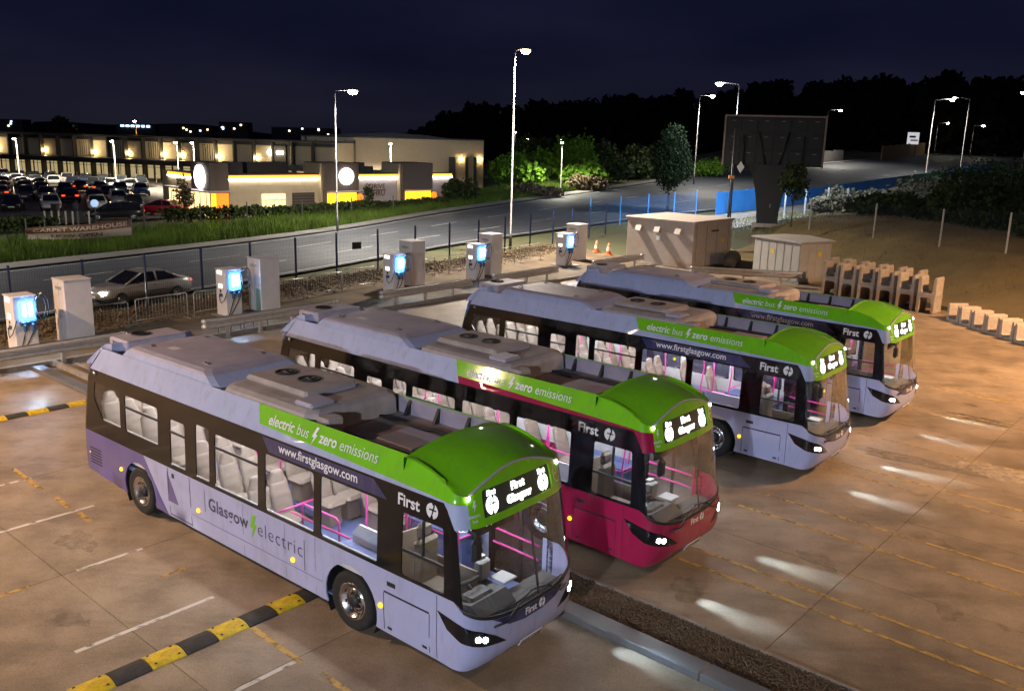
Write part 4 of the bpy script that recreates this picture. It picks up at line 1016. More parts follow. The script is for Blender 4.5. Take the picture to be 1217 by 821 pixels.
def cabinet_proto():
    r = empty('power_cabinet')
    m = MB(); m.box((0, 0, 1.16), (.95, .95, 2.26), bev=.015); m.build('body', M['chw'], r)
    part('roof_cap', M['chw'], r, 'box', (0, 0, 2.305), (1.0, 1.0, .03), bev=.01); part('plinth', M['kerbc'], r, 'box', (0, 0, .03), (1.1, 1.1, .06))
    part('door_gap', M['gap'], r, 'box', (0, -.474, 1.15), (.008, .006, 2.1)); part('handle', M['blackm'], r, 'box', (-.36, -.482, 1.12), (.035, .03, .15), bev=.008)
    part('vent', M['steel'], r, 'box', (0, -.478, 2.0), (.5, .008, .12)); return r
kp = cabinet_proto()
for i, ((x, y), lb) in enumerate(KB):
    o = kp if i == 0 else copy_tree(kp)
    o.location = Y(x-.475, y+.475, .03); o.rotation_euler = (0, 0, YA); tag(o, lb, 'cabinet', 'tall cabinets beside the charging stations')
    if i == 1: part('green_patch', mat('pale_green_vinyl', (.30, .42, .33), .5), o, 'box', (.28, -.479, .55), (.36, .008, .95))
# crash rails: two-wave steel beam on posts
def crash_rail(y0, y1, x, label, posts):
    r = empty('crash_rail', Y(x, y0), YA, label, 'crash barrier', 'crash rails in front of the chargers'); L = y1-y0
    wave = [(-.02, .46), (.05, .50), (.05, .58), (-.02, .62), (-.02, .66), (.05, .70), (.05, .78), (-.02, .82)]
    for sx in (1, -1):
        m = MB(); V = []
        ys_ = [0]+list(np.linspace(.25, L-.25, 8))+[L]
        pts = [(sx*(.11+a)*(.55 if k in (0, len(ys_)-1) else 1), yy, b) for k, yy in enumerate(ys_) for a, b in wave]; n = len(wave)
        m.add(pts, [(k*n+i, k*n+i+1, (k+1)*n+i+1, (k+1)*n+i) for k in range(len(ys_)-1) for i in range(n-1)], True); m.build('beam', M['steel'], r)
    for yy in (0, L):
        m = MB(); m.lathe([(.06, .45), (.15, .50), (.15, .58), (.09, .62), (.09, .66), (.15, .70), (.15, .78), (.06, .83)], (0, yy, 0), 'z', 14); m.build('end_piece', M['steel'], r)
    for p in posts:
        m = MB(); m.box((0, p, .36), (.10, .12, .74)); m.box((0, p, .02), (.24, .24, .03)); m.build('post', M['steel'], r)
    return r
crash_rail(-6, 4.6, -10.95, 'long crash rail at far left behind the nearest bus', [.4, 2.4, 4.4, 6.6, 8.6, 10.3])
crash_rail(7.7, 13.6, -11.0, 'crash rail with looped cables under it behind the roof of the crimson bus', [.9, 2.3, 3.8, 5.2])
crash_rail(16.6, 22.2, -11.5, 'short crash rail in front of the third charging station', [.8, 2.6, 4.4])
crash_rail(24.0, 29.0, -11.5, 'crash rail behind the tail of the second lilac bus', [.8, 2.5, 4.2])
crash_rail(32.5, 37.5, -11.5, 'crash rail behind the tail of the farthest bus', [.8, 2.5, 4.2])
crash_rail(35.2, 41.0, -6.6, 'crash rail between the farthest bus and the two kiosks', [.8, 2.8, 4.8]).rotation_euler = (0, 0, YA-R(62))
for k, (yy, x) in enumerate(((8.6, -11.3), (9.1, -11.25), (9.7, -11.3), (10.3, -11.25))):
    wh_ = ('leftmost', 'second from the left', 'third from the left', 'rightmost')[k]
    m = MB(); m.tube([(0, .22*math.sin(R(t)), .24+.22*math.cos(R(t))) for t in range(0, 360, 24)], .014, 6, closed=True)
    o = m.build('cable_loop', M['cable'], None, Y(x, yy), YA); tag(o, 'black cable loop under the crash rail by the second charger, '+wh_, 'cable', 'cable loops under the crash rail')
# low steel hoop barriers along the fence foot
def barrier_proto():
    r = empty('hoop_barrier'); L = 2.2
    m = MB(); m.tube([(0, 0, 0), (0, 0, .98), (0, .06, 1.05), (0, L-.06, 1.05), (0, L, .98), (0, L, 0)], .021, 7); m.build('frame', M['steel'], r)
    m = MB(); m.tube([(0, 0, .22), (0, L, .22)], .014, 6); m.build('lower_rail', M['steel'], r)
    for k in range(1, 16): part('upright', M['steel'], r, 'tube', [(0, L*k/16, .22), (0, L*k/16, 1.04)], .006, 4)
    for y in (.05, L-.05): part('foot', M['steel'], r, 'box', (0, y, .02), (.5, .05, .03))
    return r
bp_ = barrier_proto()
BB = [(-14.6, 4.4, 'leftmost'), (-14.9, 7.0, 'second from the left'), (-15.0, 9.5, 'third from the left'), (-15.2, 13.0, 'fourth from the left'), (-15.7, 15.6, 'fifth from the left'), (-16.2, 18.0, 'sixth from the left'), (-16.4, 22.6, 'seventh from the left'), (-16.8, 26.0, 'eighth from the left'), (-17.0, 30.0, 'ninth from the left'), (-17.2, 32.6, 'rightmost')]
for i, (x, y, w_) in enumerate(BB):
    o = bp_ if i == 0 else copy_tree(bp_)
    o.location = Y(x, y, .05); o.rotation_euler = (R(random.uniform(-1.5, 1.5)), 0, YA+R(5+random.uniform(-3, 3))); tag(o, 'low steel hoop barrier at the fence foot, %s' % w_, 'barrier', 'hoop barriers along the fence foot')
# ---- mesh fence along the road
M['fpost'] = mat('navy_fence_post', (.02, .03, .10), rough=.45, noise=.2); M['wire'] = mat('navy_fence_wire', (.012, .018, .045), rough=.5, metal=.3)
fence = empty('mesh_fence', Y(-17.4, 0), 0, 'dark blue welded mesh fence along the near side of the road', 'fence')
FP = [(-17.2, -6), (-17.2, -3), (-17.2, .2), (-17.3, 3.4), (-17.3, 6.1), (-17.5, 8.75), (-17.8, 11.5), (-18.3, 14.3), (-18.8, 17.2), (-19.4, 20.2), (-19.6, 23.2), (-19.8, 26.2), (-20.0, 29.2), (-20.5, 32.3), (-21.0, 35.4), (-21.5, 38.6), (-22.1, 41.9), (-22.8, 45.1), (-23.6, 48.4), (-24.5, 51.9)]
fl0 = Vector(fence.location)
def fpanel_mesh():
    V = []; F = []
    def bar(a, b, r):
        n = len(V); a, b = Vector(a), Vector(b); d = (b-a).normalized(); u = Vector((0, 1, 0)); v = d.cross(u).normalized()
        for p in (a, b):
            for s, t in ((1, 0), (-.5, .87), (-.5, -.87)): V.append(p+r*(s*u+t*v))
        F.extend([(n+i, n+(i+1) % 3, n+3+(i+1) % 3, n+3+i) for i in range(3)])
    for k in range(1, 30): bar((k/30, 0, .08), (k/30, 0, 2.36), .0015)
    for z in np.linspace(.1, 2.36, 12): bar((0.0, 0, z), (1.0, 0, z), .0026)
    return np_mesh('mesh_panel', V, F, M['wire'])
fpm = fpanel_mesh()
for i, (x, y) in enumerate(FP):
    p = Y(x, y); z = Tz(p.x, p.y)
    m = MB(); m.box((0, 0, 1.2), (.095, .06, 2.5)); m.box((0, 0, 2.47), (.09, .07, .03)); m.build('fence_post', M['fpost'], fence, (p.x-fl0.x, p.y-fl0.y, z), YA)
    if i+1 < len(FP):
        q = Y(*FP[i+1]); d = q-p
        o = link('mesh_panel', fpm, fence, (p.x-fl0.x, p.y-fl0.y, z)); o.rotation_euler = (0, 0, math.atan2(d.y, d.x)); o.scale = (d.length, 1, 1)
sgn = MB(); sgn.box((0, 0, 0), (.55, .02, .38)); o = sgn.build('fence_sign', M['blackm'], fence, Y(-19.45, 21.6)-fl0+Vector((0, 0, 1.7)), YA+R(82))
# ---- kiosks
M['kio'] = mat('beige_kiosk', (.47, .39, .33), rough=.6, noise=.16, nscale=2.5, bump=.05, bscale=40); M['kio2'] = mat('grey_green_kiosk', (.44, .41, .36), rough=.6, noise=.15, nscale=2.5)
M['warn'] = mat('yellow_warning_label', (.75, .50, .02), rough=.5)
k1 = empty('substation_kiosk', Y(-11.2, 41.3), YA-R(1), 'large beige flat-roofed kiosk with hooded vents', 'kiosk')
part('body', M['kio'], k1, 'box', (0, 0, 1.42), (4.9, 4.7, 2.80), bev=.02); part('plinth', M['kerbc'], k1, 'box', (0, 0, .04), (5.1, 4.9, .12))
m = MB(); m.box((0, 0, 2.88), (5.12, 4.92, .12), bev=.03); m.build('roof', M['kio'], k1)
for x in (-1.5, -.1, 1.4):
    m = MB(); m.prism([(-2.36, 2.05), (-2.36, 2.42), (-2.45, 2.42), (-2.62, 2.12), (-2.62, 2.05)], 'x', x-.2, x+.2); m.build('vent_hood', M['kio'], k1)
part('notice', M['white'], k1, 'box', (-.1, -2.356, 1.72), (.24, .012, .26)); part('notice', M['warn'], k1, 'box', (2.456, 1.2, 1.6), (.012, .34, .24))
part('notice', M['blackm'], k1, 'box', (2.456, .2, 2.25), (.012, .9, .10))
for x in (-2.0, -.8, .45, 1.9): part('panel_gap', M['gap'], k1, 'box', (2.455, x, 1.4), (.008, .012, 2.6))
k2 = empty('meter_kiosk', Y(-3.2, 40.5), YA+R(-18), 'smaller pale kiosk with ribbed doors beside the concrete blocks', 'kiosk')
part('body', M['kio2'], k2, 'box', (0, 0, 1.15), (3.5, 2.5, 2.30), bev=.02); part('plinth', M['kerbc'], k2, 'box', (0, 0, .03), (3.7, 2.7, .10))
m = MB(); m.prism([(-1.9, 2.30), (1.9, 2.30), (1.9, 2.37), (0, 2.47), (-1.9, 2.37)], 'y', -1.40, 1.40); m.build('roof', M['kio2'], k2)
for k in range(6): part('door_panel', M['kio2'], k2, 'box', (-1.44+k*.575, -1.262, 1.16), (.50, .025, 2.05), bev=.01)
for k in range(4): part('door_panel', M['kio2'], k2, 'box', (1.762, -.92+k*.61, 1.16), (.025, .54, 2.05), bev=.01)
part('warning_label', M['warn'], k2, 'box', (-.29, -1.281, 1.62), (.26, .010, .26)); part('warning_label', M['warn'], k2, 'box', (1.781, .3, 1.62), (.010, .26, .26))
# ---- precast concrete channel blocks
M['pre'] = mat('precast_concrete', (.44, .37, .30), rough=.85, noise=.35, nscale=4, bump=.3, bscale=25, rand=.12)
def ublock(flip=False):
    m = MB(); h = .86; w_ = .42; t = .11
    pr = [(-w_, 0), (w_, 0), (w_, h-.06), (w_-.04, h), (w_-t+.02, h), (w_-t-.02, h-.10), (w_-t-.05, t+.08), (w_-t-.12, t), (-w_+t+.12, t), (-w_+t+.05, t+.08), (-w_+t+.02, h-.10), (-w_+t-.02, h), (-w_+.04, h), (-w_, h-.06)]
    if flip: pr = [(a, h-b) for a, b in pr]
    V = [(a, -.42, b) for a, b in pr]+[(a, .42, b) for a, b in pr]; n = len(pr)
    F = [(i, (i+1) % n, n+(i+1) % n, n+i)[::-1] for i in range(n)]
    # front/back faces as quads strips so the concave outline stays clean
    q = [(0, 1, 7, 8), (1, 2, 6, 7), (2, 3, 5, 6), (3, 4, 5), (0, 8, 9, 13), (13, 9, 10, 12), (12, 10, 11)]
    F += [f for f in q]+[tuple(n+i for i in f[::-1]) for f in q]
    m.add(V, F); return m
ub, ubf = ublock().mesh('u_block', M['pre']), ublock(True).mesh('u_block', M['pre'])
for row, (dy, nb) in enumerate(((0, 6), (1.2, 5))):
    for k in range(nb):
        a = R(-33); bx, by = .75+k*1.05-row*.1, 37.0-k*.30+dy-row*.2
        p = Y(bx, by)
        for lv in (0, 1):
            o = link('concrete_block', ubf if lv == 0 else ub, None, (p.x, p.y, lv*.87+.002+(.1 if row else 0)), R(-48)+R(random.uniform(-3, 3)))
            o.rotation_euler.x = R(random.uniform(-.6, .6))
            w_ = ('front', 'back')[row]; pos = ('leftmost', 'second from left', 'third from left', 'fourth from left', 'fifth from left', 'rightmost')[k]
            tag(o, '%s U shaped concrete block, %s of the %s stacked row' % (('lower', 'upper')[lv], pos, w_), 'concrete block', 'stacked concrete channel blocks')
for k in range(7):
    o = link('concrete_block', ub, None, (20.35+.13*k, 39.45-.88*k, .002), R(-82)+R(random.uniform(-3, 3))); o.scale = (.98, 1.1, .92)
    tag(o, 'low U shaped concrete block on the ground, %s in the row at the right edge' % ('first', 'second', 'third', 'fourth', 'fifth', 'sixth', 'last')[k], 'concrete block', 'low concrete channel blocks at the yard edge')
# ---- cones
M['cone'] = mat('orange_cone', (.72, .14, .02), rough=.5, noise=.15); M['conew'] = mat('cone_sleeve', (.70, .70, .68), rough=.4)
def cone(p, s, label):
    r = empty('traffic_cone', p, YA, label, 'traffic cone'); m = MB(); m.lathe([(.18, .03), (.05, .72), (.001, .725)], n=18); m.build('cone_body', M['cone'], r)
    m = MB(); m.lathe([(.145, .23), (.100, .46)], n=18); m.build('reflective_sleeve', M['conew'], r); part('base', M['cone'], r, 'box', (0, 0, .02), (.42, .42, .04), bev=.02); r.scale = (s, s, s)
cone((-17.75, 30.7, .06), 1.05, 'orange and white traffic cone at the far left edge'); p = Y(-17.2, 40.6); cone((p.x, p.y, .1), 1.1, 'orange and white traffic cone left of the large kiosk, nearer the fence'); p = Y(-15.9, 40.2); cone((p.x, p.y, .1), 1.1, 'orange and white traffic cone left of the large kiosk, nearer the kiosk')
# ---- lamp columns
M['col'] = mat('galvanised_column', (.11, .105, .105), rough=.45, metal=.6, noise=.2, nscale=3); M['lampw'] = emit('lamp_white', (1, .96, .86), 260); M['lampo'] = emit('lamp_warm', (1, .80, .52), 90); M['lampf'] = emit('lamp_far', (1, .90, .68), 120)
M['lampor'] = emit('lamp_sodium', (1, .52, .06), 200)
def lamp_column(x, y, h, ang, label, arm=1.0, lamp='lampw', power=None, col=(1, .93, .80), z=None, cone_=150, r0=.10, group='lamp columns', head=1.0, pm='col', aim=None):
    z = Tz(x, y) if z is None else z
    r = empty('lamp_column', (x, y, z-.05), 0, label, 'street lamp', group)
    d = Vector((math.cos(ang), math.sin(ang), 0))
    m = MB(); m.tube([(0, 0, 0), (0, 0, 1.2), (0, 0, 1.21), (0, 0, h-.15)], [r0, r0, r0*.72, r0*.45], 10); m.build('pole', M[pm], r)
    part('base_door', M['col'], r, 'box', (0, -r0, .7), (.10, .02, .5)); tip = d*arm+Vector((0, 0, h+.02+.04*arm))
    m = MB(); m.tube([(0, 0, h-.2), tuple(d*.08+Vector((0, 0, h-.02))), tuple(tip)], r0*.42, 8); m.build('arm', M['col'], r)
    m = MB(); c = tip+d*.28*head; m.box(tuple(c), (.72*head, .30*head, .11*head), ang, .04); hd = m.build('lamp_head', M['col'], r)
    m = MB(); m.lathe([(.25*head, 0), (.24*head, -.07*head), (.17*head, -.15*head), (.08*head, -.19*head), (.001, -.20*head)], (c.x, c.y, c.z-.05*head), 'z', 14); m.build('lens', M[lamp], hd)  # bowl made oversized so the glowing lens also stands in for lamp glare
    if power:
        l = bpy.data.lights.new('lamp_light', 'SPOT'); l.energy = power; l.color = col; l.spot_size = R(cone_); l.spot_blend = .6; l.shadow_soft_size = .18
        lo = bpy.data.objects.new('lamp_light', l); COL.objects.link(lo); lo.parent = r; lo.location = (c.x, c.y, c.z-.30*head)
        if aim: lo.rotation_euler = (Vector(aim)-Vector((x+c.x, y+c.y, z+c.z))).to_track_quat('-Z', 'Y').to_euler()
    return r
WARM = (1, .58, .29); WARM2 = (1, .66, .40)
A0 = math.atan2(EY[1], EY[0])
lamp_column(-.3, 61.4, 13.3, R(-8), 'very tall lamp column standing at the fence in the middle', .35, 'lampo', YARD_B, (1, .86, .72), group='yard lamp columns', r0=.11, cone_=165, head=1.2)
lamp_column(-14.1, 70.4, 10.8, R(0), 'lamp column in front of the restaurant beyond the road', 1.0, 'lampw', STREET, group='street lamps along the road', head=1.35)
lamp_column(25.5, 129.3, 12.3, R(0), 'lamp column left of the billboard on the far side of the road', 1.4, 'lampw', STREET, group='street lamps along the road', head=1.35)
lamp_column(21.9, 91.6, 12.9, R(180), 'blue lit lamp column rising behind the left end of the billboard', 1.6, 'lampw', STREET*1.2, (.75, .86, 1), group='street lamps along the road', head=1.35)
lamp_column(65.5, 193.7, 11.0, R(0), 'lamp column just right of the billboard', 2.2, 'lampw', STREET, group='street lamps along the road', head=1.35)
lamp_column(68.2, 150.6, 13.0, R(0), 'lamp column at right, first of the pair with lamp heads facing each other', 2.4, 'lampw', STREET, group='street lamps along the road', head=1.35, r0=.16)
lamp_column(81.6, 166.4, 13.6, R(180), 'lamp column at right, second of the pair with lamp heads facing each other', 2.4, 'lampw', STREET, group='street lamps along the road', head=1.35, r0=.13)
lamp_column(112.9, 245.7, 8.6, R(0), 'short distant lamp column between the pair at the right', 2.2, 'lampf', None, group='street lamps along the road', head=1.35)
lamp_column(120.3, 241.1, 8.2, R(0), 'short distant lamp column beside the dark bushes at the right', 2.2, 'lampf', None, group='street lamps along the road', head=1.35)
lamp_column(96, 172, 15.0, R(180), 'lamp column at the right edge of the picture', 1.6, 'lampf', None, group='street lamps along the road', head=1.35, r0=.12)
lamp_column(-41, 47.5, 10.8, R(20), 'street lamp beyond the left edge of the picture', 1.2, 'lampw', STREET*1.5, group='street lamps along the road', head=1.35)
# off-frame columns of the same yard that light the parked buses
lamp_column(29.5, 25.0, 15.0, R(170), 'yard lamp column beyond the right edge of the yard', .5, 'lampo', YARD_R, WARM, z=0, group='yard lamp columns', r0=.14)
lamp_column(-25.5, 15.0, 14.0, R(10), 'yard lamp column beyond the left edge of the yard', .5, 'lampo', YARD_L, WARM2, z=0, group='yard lamp columns', r0=.14)
lamp_column(-13.0, -22, 10.5, R(60), 'yard lamp column on the near side of the yard', .5, 'lampw', YARD_C, (.84, .90, 1.0), z=0, group='yard lamp columns', r0=.14, aim=(-2, 30, 0), cone_=110)
# ---- pole with a diamond sign in front of the billboard
r = empty('camera_mast', (15.1, 63.3, 0), 0, 'thin mast with a small diamond sign in front of the billboard', 'mast')
part('pole', M['col'], r, 'tube', [(0, 0, 0), (0, 0, 8.6)], [.09, .05], 8)
m = MB(); m.tube([(.16, 0, 0), (.12, 0, 6.2)], .04, 6); m.build('conduit', M['blackm'], r)
part('band', mat('orange_band', (.55, .25, .08), .6), r, 'box', (0, 0, 5.3), (.36, .2, .22)); m = MB(); m.prism([(.55, 6.4), (.82, 6.0), (.55, 5.6), (.28, 6.0)][::-1], 'y', -.16, -.13); m.build('diamond_sign', M['plate'], r)
part('box', M['blackm'], r, 'box', (0, -.2, 1.4), (.5, .35, .8)); part('base', M['kerbc'], r, 'box', (0, 0, .1), (1.0, 1.0, .25))
# clutter between the kiosks
for i, (x, y, h_) in enumerate(((-7.4, 41.2, .7), (-7.9, 42.4, .9))):
    r = empty('cable_drum', Y(x, y), YA+R(20), ('small dark cable drum between the two kiosks, nearer the farthest bus', 'dark cable drum between the two kiosks, nearer the mast')[i], 'cable drum')
    m = MB(); m.lathe([(.01, -.3), (h_*.55, -.3), (h_*.55, -.25), (.01, -.25)], (0, 0, h_*.56), 'y', 18); m.lathe([(.01, .25), (h_*.55, .25), (h_*.55, .3), (.01, .3)], (0, 0, h_*.56), 'y', 18); m.build('flange', M['soil'], r)
    m = MB(); m.lathe([(h_*.38, -.25), (h_*.38, .25)], (0, 0, h_*.56), 'y', 18); m.build('wound_cable', M['cable'], r)
# ---- LED billboard seen from behind, on a flared pylon
M['bb'] = mat('dark_billboard_back', (.006, .006, .006), rough=.6, noise=.3, nscale=2); M['bbf'] = mat('billboard_rim', (.28, .19, .14), rough=.5, noise=.2); M['scr'] = emit('billboard_screen', (.55, .76, 1.0), 42)
bz = Tz(21.0, 74.5)
bb = empty('billboard', (21.0, 74.5, bz), -math.atan2(21.0, 74.5)+R(2), 'large billboard seen from behind on a flared dark pylon', 'billboard')
wb, z0, z1 = 7.8, 4.85, 8.75
part('casing', M['bb'], bb, 'box', (0, .25, (z0+z1)/2), (wb, .45, z1-z0))
for q in (-1, 1): part('side_rim', M['bbf'], bb, 'box', (q*(wb/2+.06), .25, (z0+z1)/2-.05), (.14, .62, z1-z0+.1))
part('top_rim', M['bbf'], bb, 'box', (0, .25, z1+.06), (wb+.26, .6, .12))
part('screen', M['scr'], bb, 'box', (0, .53, (z0+z1)/2), (wb-.2, .06, z1-z0-.2))
for i in range(6):
    for j in range(3): part('cabinet_door', M['bb'], bb, 'box', (-wb/2+.65+i*1.30, .0, z0+.66+j*1.28), (1.16, .07, 1.12), bev=.02)
for i in range(6):
    for j in range(3): part('handle', M['bbf'], bb, 'box', (-wb/2+.65+i*1.30, -.05, z0+1.0+j*1.28), (.30, .03, .04))
for q in (-1, 1):
    part('strut', M['bb'], bb, 'tube', [(q*1.2, -.12, z1-1.2), (q*.5, -.16, z0-.1)], .09, 6); part('bracket', M['bb'], bb, 'box', (q*2.4, -.15, z1-1.3), (1.3, .12, .3)); part('strut', M['bb'], bb, 'tube', [(q*2.4, -.12, z1-1.3), (q*2.3, -.14, z0)], .07, 6)
m = MB(); prof = [(1.75, 4.94), (1.68, 4.55), (1.45, 3.9), (1.18, 3.0), (1.0, 2.0), (.88, 1.0), (.82, -.2)]
m.prism([(-a, b) for a, b in prof[::-1]]+[(a, b) for a, b in prof], 'y', -.35, .75); m.build('pylon', M['bb'], bb)
part('foot', M['kerbc'], bb, 'box', (0, .2, .0), (2.4, 1.8, .3)); part('hatch', M['bbf'], bb, 'box', (.15, -.36, 1.6), (.06, .02, .3))
# ---- blue hoarding and posts along the road behind the billboard
M['hoard'] = mat('blue_hoarding', (.06, .32, .85), rough=.45, noise=.2, nscale=.6); M['hoardg'] = mat('green_blue_hoarding', (.02, .25, .24), rough=.5, noise=.2)
HB = [(6.5, 77.6), (9.5, 80.9), (12.5, 84.2), (15.5, 87.4), (18.2, 90.2)]
hb2 = [(20.5, 91.5), (24.8, 96.5), (30.9, 102.8), (37.2, 109.5), (43.6, 117.5), (50, 125.5), (56.1, 132.8), (64, 142), (72, 152), (82, 165), (94, 178)]
hf = empty('blue_hoarding', (hb2[0][0], hb2[0][1], 0), 0, 'bright blue sheet hoarding along the near edge of the climbing road', 'hoarding')
for i in range(len(hb2)-1):
    a, b = Vector((*hb2[i], 0)), Vector((*hb2[i+1], 0)); d = b-a; za, zb_ = Tz(a.x, a.y), Tz(b.x, b.y)
    o_ = a-Vector((*hb2[0], 0)); mm = M['hoardg'] if i in (6, 7) else M['hoard']; n = max(1, int(d.length/2.4)); h = 2.3 if i < 2 else 1.7
    for k in range(n):
        p, q = o_+d*(k/n), o_+d*((k+.985)/n); z_ = za+(zb_-za)*(k+.5)/n
        u = d.normalized(); nn = Vector((-u.y, u.x, 0))*.03
        m = MB(); V = [(p.x-nn.x, p.y-nn.y, z_-.1), (q.x-nn.x, q.y-nn.y, z_-.1), (q.x+nn.x, q.y+nn.y, z_-.1), (p.x+nn.x, p.y+nn.y, z_-.1)]; V += [(x, y, z+h) for x, y, z in V]
        m.add(V, [(3, 2, 1, 0), (4, 5, 6, 7), (0, 1, 5, 4), (1, 2, 6, 5), (2, 3, 7, 6), (3, 0, 4, 7)]); m.build('panel', mm, hf)
wf = empty('blue_fence', (HB[0][0], HB[0][1], 0), 0, 'blue mesh fence left of the billboard pylon', 'fence')
for i, (x, y) in enumerate(HB):
    z_ = Tz(x, y); part('post', M['hoard'], wf, 'box', (x-HB[0][0], y-HB[0][1], z_+1.25), (.09, .09, 2.6))
    if i+1 < len(HB):
        d = Vector((*HB[i+1], 0))-Vector((x, y, 0)); o = link('mesh_panel', fpm, wf, (x-HB[0][0], y-HB[0][1], z_), None, M['hoard']); o.rotation_euler = (0, 0, math.atan2(d.y, d.x)); o.scale = (d.length, 1, 1)
# pale posts right of the pylon, fence on the bank
def pale_posts():
    P_ = [(23.6, 78.5), (25.6, 79.2), (28.0, 80.5), (30.5, 82.5)]
    r = empty('post_fence', (P_[0][0], P_[0][1], 0), 0, 'pale post and wire fence right of the billboard pylon', 'fence')
    for x, y in P_: part('post', M['kerbc'], r, 'box', (x-P_[0][0], y-P_[0][1], Tz(x, y)+1.1), (.12, .12, 2.4))
    for (a, b), (c, d) in zip(P_, P_[1:]):
        for z in (.6, 1.2, 1.9): part('wire', M['wire'], r, 'tube', [(a-P_[0][0], b-P_[0][1], Tz(a, b)+z), (c-P_[0][0], d-P_[0][1], Tz(c, d)+z)], .012, 4)
pale_posts()
BK = [(22.3, 67.5), (24.2, 60), (26.2, 54.7), (27.9, 50.3), (29.5, 46.6), (31, 43)]
bf = empty('bank_fence', (BK[0][0], BK[0][1], 0), 0, 'wire fence on tall grey posts along the top of the bank', 'fence')
for i, (x, y) in enumerate(BK):
    part('post', M['steel'], bf, 'box', (x-BK[0][0], y-BK[0][1], Tz(x, y)+1.1), (.08, .08, 2.5))
    if i+1 < len(BK):
        d = Vector((*BK[i+1], 0))-Vector((x, y, 0)); o = link('mesh_panel', fpm, bf, (x-BK[0][0], y-BK[0][1], Tz(x, y))); o.rotation_euler = (0, math.atan2(Tz(x, y)-Tz(*BK[i+1]), d.length), math.atan2(d.y, d.x)); o.scale = (d.length, 1, 1)
# road sign, parapet and wall at the far right
r = empty('road_sign', (102.5, 236, Tz(102.5, 236)), 0, 'square white direction sign beside the far road', 'sign')
part('board', emit('lit_sign_face', (.8, .8, .85), .45), r, 'box', (0, 0, 4.6), (3.0, .1, 3.0)); part('band', M['fpost'], r, 'box', (-.2, -.06, 5.0), (1.6, .02, .5)); part('band', M['cone'], r, 'box', (.3, -.06, 4.1), (1.9, .02, .35))
for q in (-1, 1): part('post', M['col'], r, 'box', (q*.9, .08, 1.6), (.12, .12, 3.4))
def par(name, a, b, h, m_, label):
    a, b = Vector((*a, 0)), Vector((*b, 0)); r = empty(name, (a.x, a.y, 0), 0, label, 'wall'); n = max(2, int((b-a).length/6)); d = (b-a)/n
    for k in range(n):
        p = d*k+d*.5; part('wall_panel', m_, r, 'box', (p.x, p.y, Tz(a.x+p.x, a.y+p.y)+h/2), (d.length-.04, .3, h+.4), math.atan2(d.y, d.x))
par('parapet', (48, 172), (74, 206), 2.2, M['pave'], 'low grey parapet along the far side of the road behind the billboard')
par('timber_wall', (86, 214), (112, 250), 3.0, mat('timber_panel', (.20, .12, .06), .8, noise=.3), 'brown panel wall at the far right beyond the road')
ORD = ['first', 'second', 'third', 'fourth', 'fifth', 'sixth', 'seventh', 'eighth', 'ninth', 'tenth', 'eleventh', 'twelfth', 'thirteenth', 'fourteenth', 'fifteenth', 'sixteenth', 'seventeenth']
# ================================================================== vegetation
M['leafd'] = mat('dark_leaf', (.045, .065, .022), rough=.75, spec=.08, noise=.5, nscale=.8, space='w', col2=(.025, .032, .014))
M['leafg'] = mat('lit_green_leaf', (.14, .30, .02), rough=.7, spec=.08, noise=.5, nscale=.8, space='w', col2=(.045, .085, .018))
M['leafp'] = mat('pale_leaf', (.15, .115, .07), rough=.8, spec=.08, noise=.5, nscale=.9, space='w', col2=(.06, .05, .03))
M['bark'] = mat('bark', (.07, .05, .035), rough=.9, noise=.4, nscale=6, bump=.4)
M['blade'] = mat('grass_blade', (.10, .17, .022), rough=.8, spec=.08, noise=.6, nscale=.35, space='w', col2=(.035, .05, .014))
M['woodm'] = mat('distant_wood', (.012, .013, .011), rough=.95, spec=.08, noise=.5, nscale=.05, space='w')
def leaves(C, size, rng=RNG, flat=.0):
    """triangular leaf clumps at points C"""
    n = len(C); a = rng.normal(size=(n, 3)); a /= np.linalg.norm(a, axis=1)[:, None]; b = rng.normal(size=(n, 3)); b -= (a*b).sum(1)[:, None]*a; b /= np.linalg.norm(b, axis=1)[:, None]
    s = size*rng.uniform(.6, 1.4, (n, 1)); V = np.stack([C-a*s*.5, C+b*s*.45, C+a*s*.6, C-b*s*.45], 1).reshape(-1, 3)
    return V, np.arange(4*n).reshape(n, 4)
def crown_pts(n, blobs, rng=RNG):
    """points near the shells of several overlapping blobs: (x,y,z,rx,ry,rz)"""
    w_ = np.array([b[3]*b[4]+b[4]*b[5] for b in blobs]); k = rng.choice(len(blobs), n, p=w_/w_.sum()); B = np.array(blobs)[k]
    d = rng.normal(size=(n, 3)); d /= np.linalg.norm(d, axis=1)[:, None]; r = rng.beta(4, 1.3, (n, 1))*(1+.14*rng.normal(size=(n, 1)))
    return B[:, :3]+d*r*B[:, 3:]
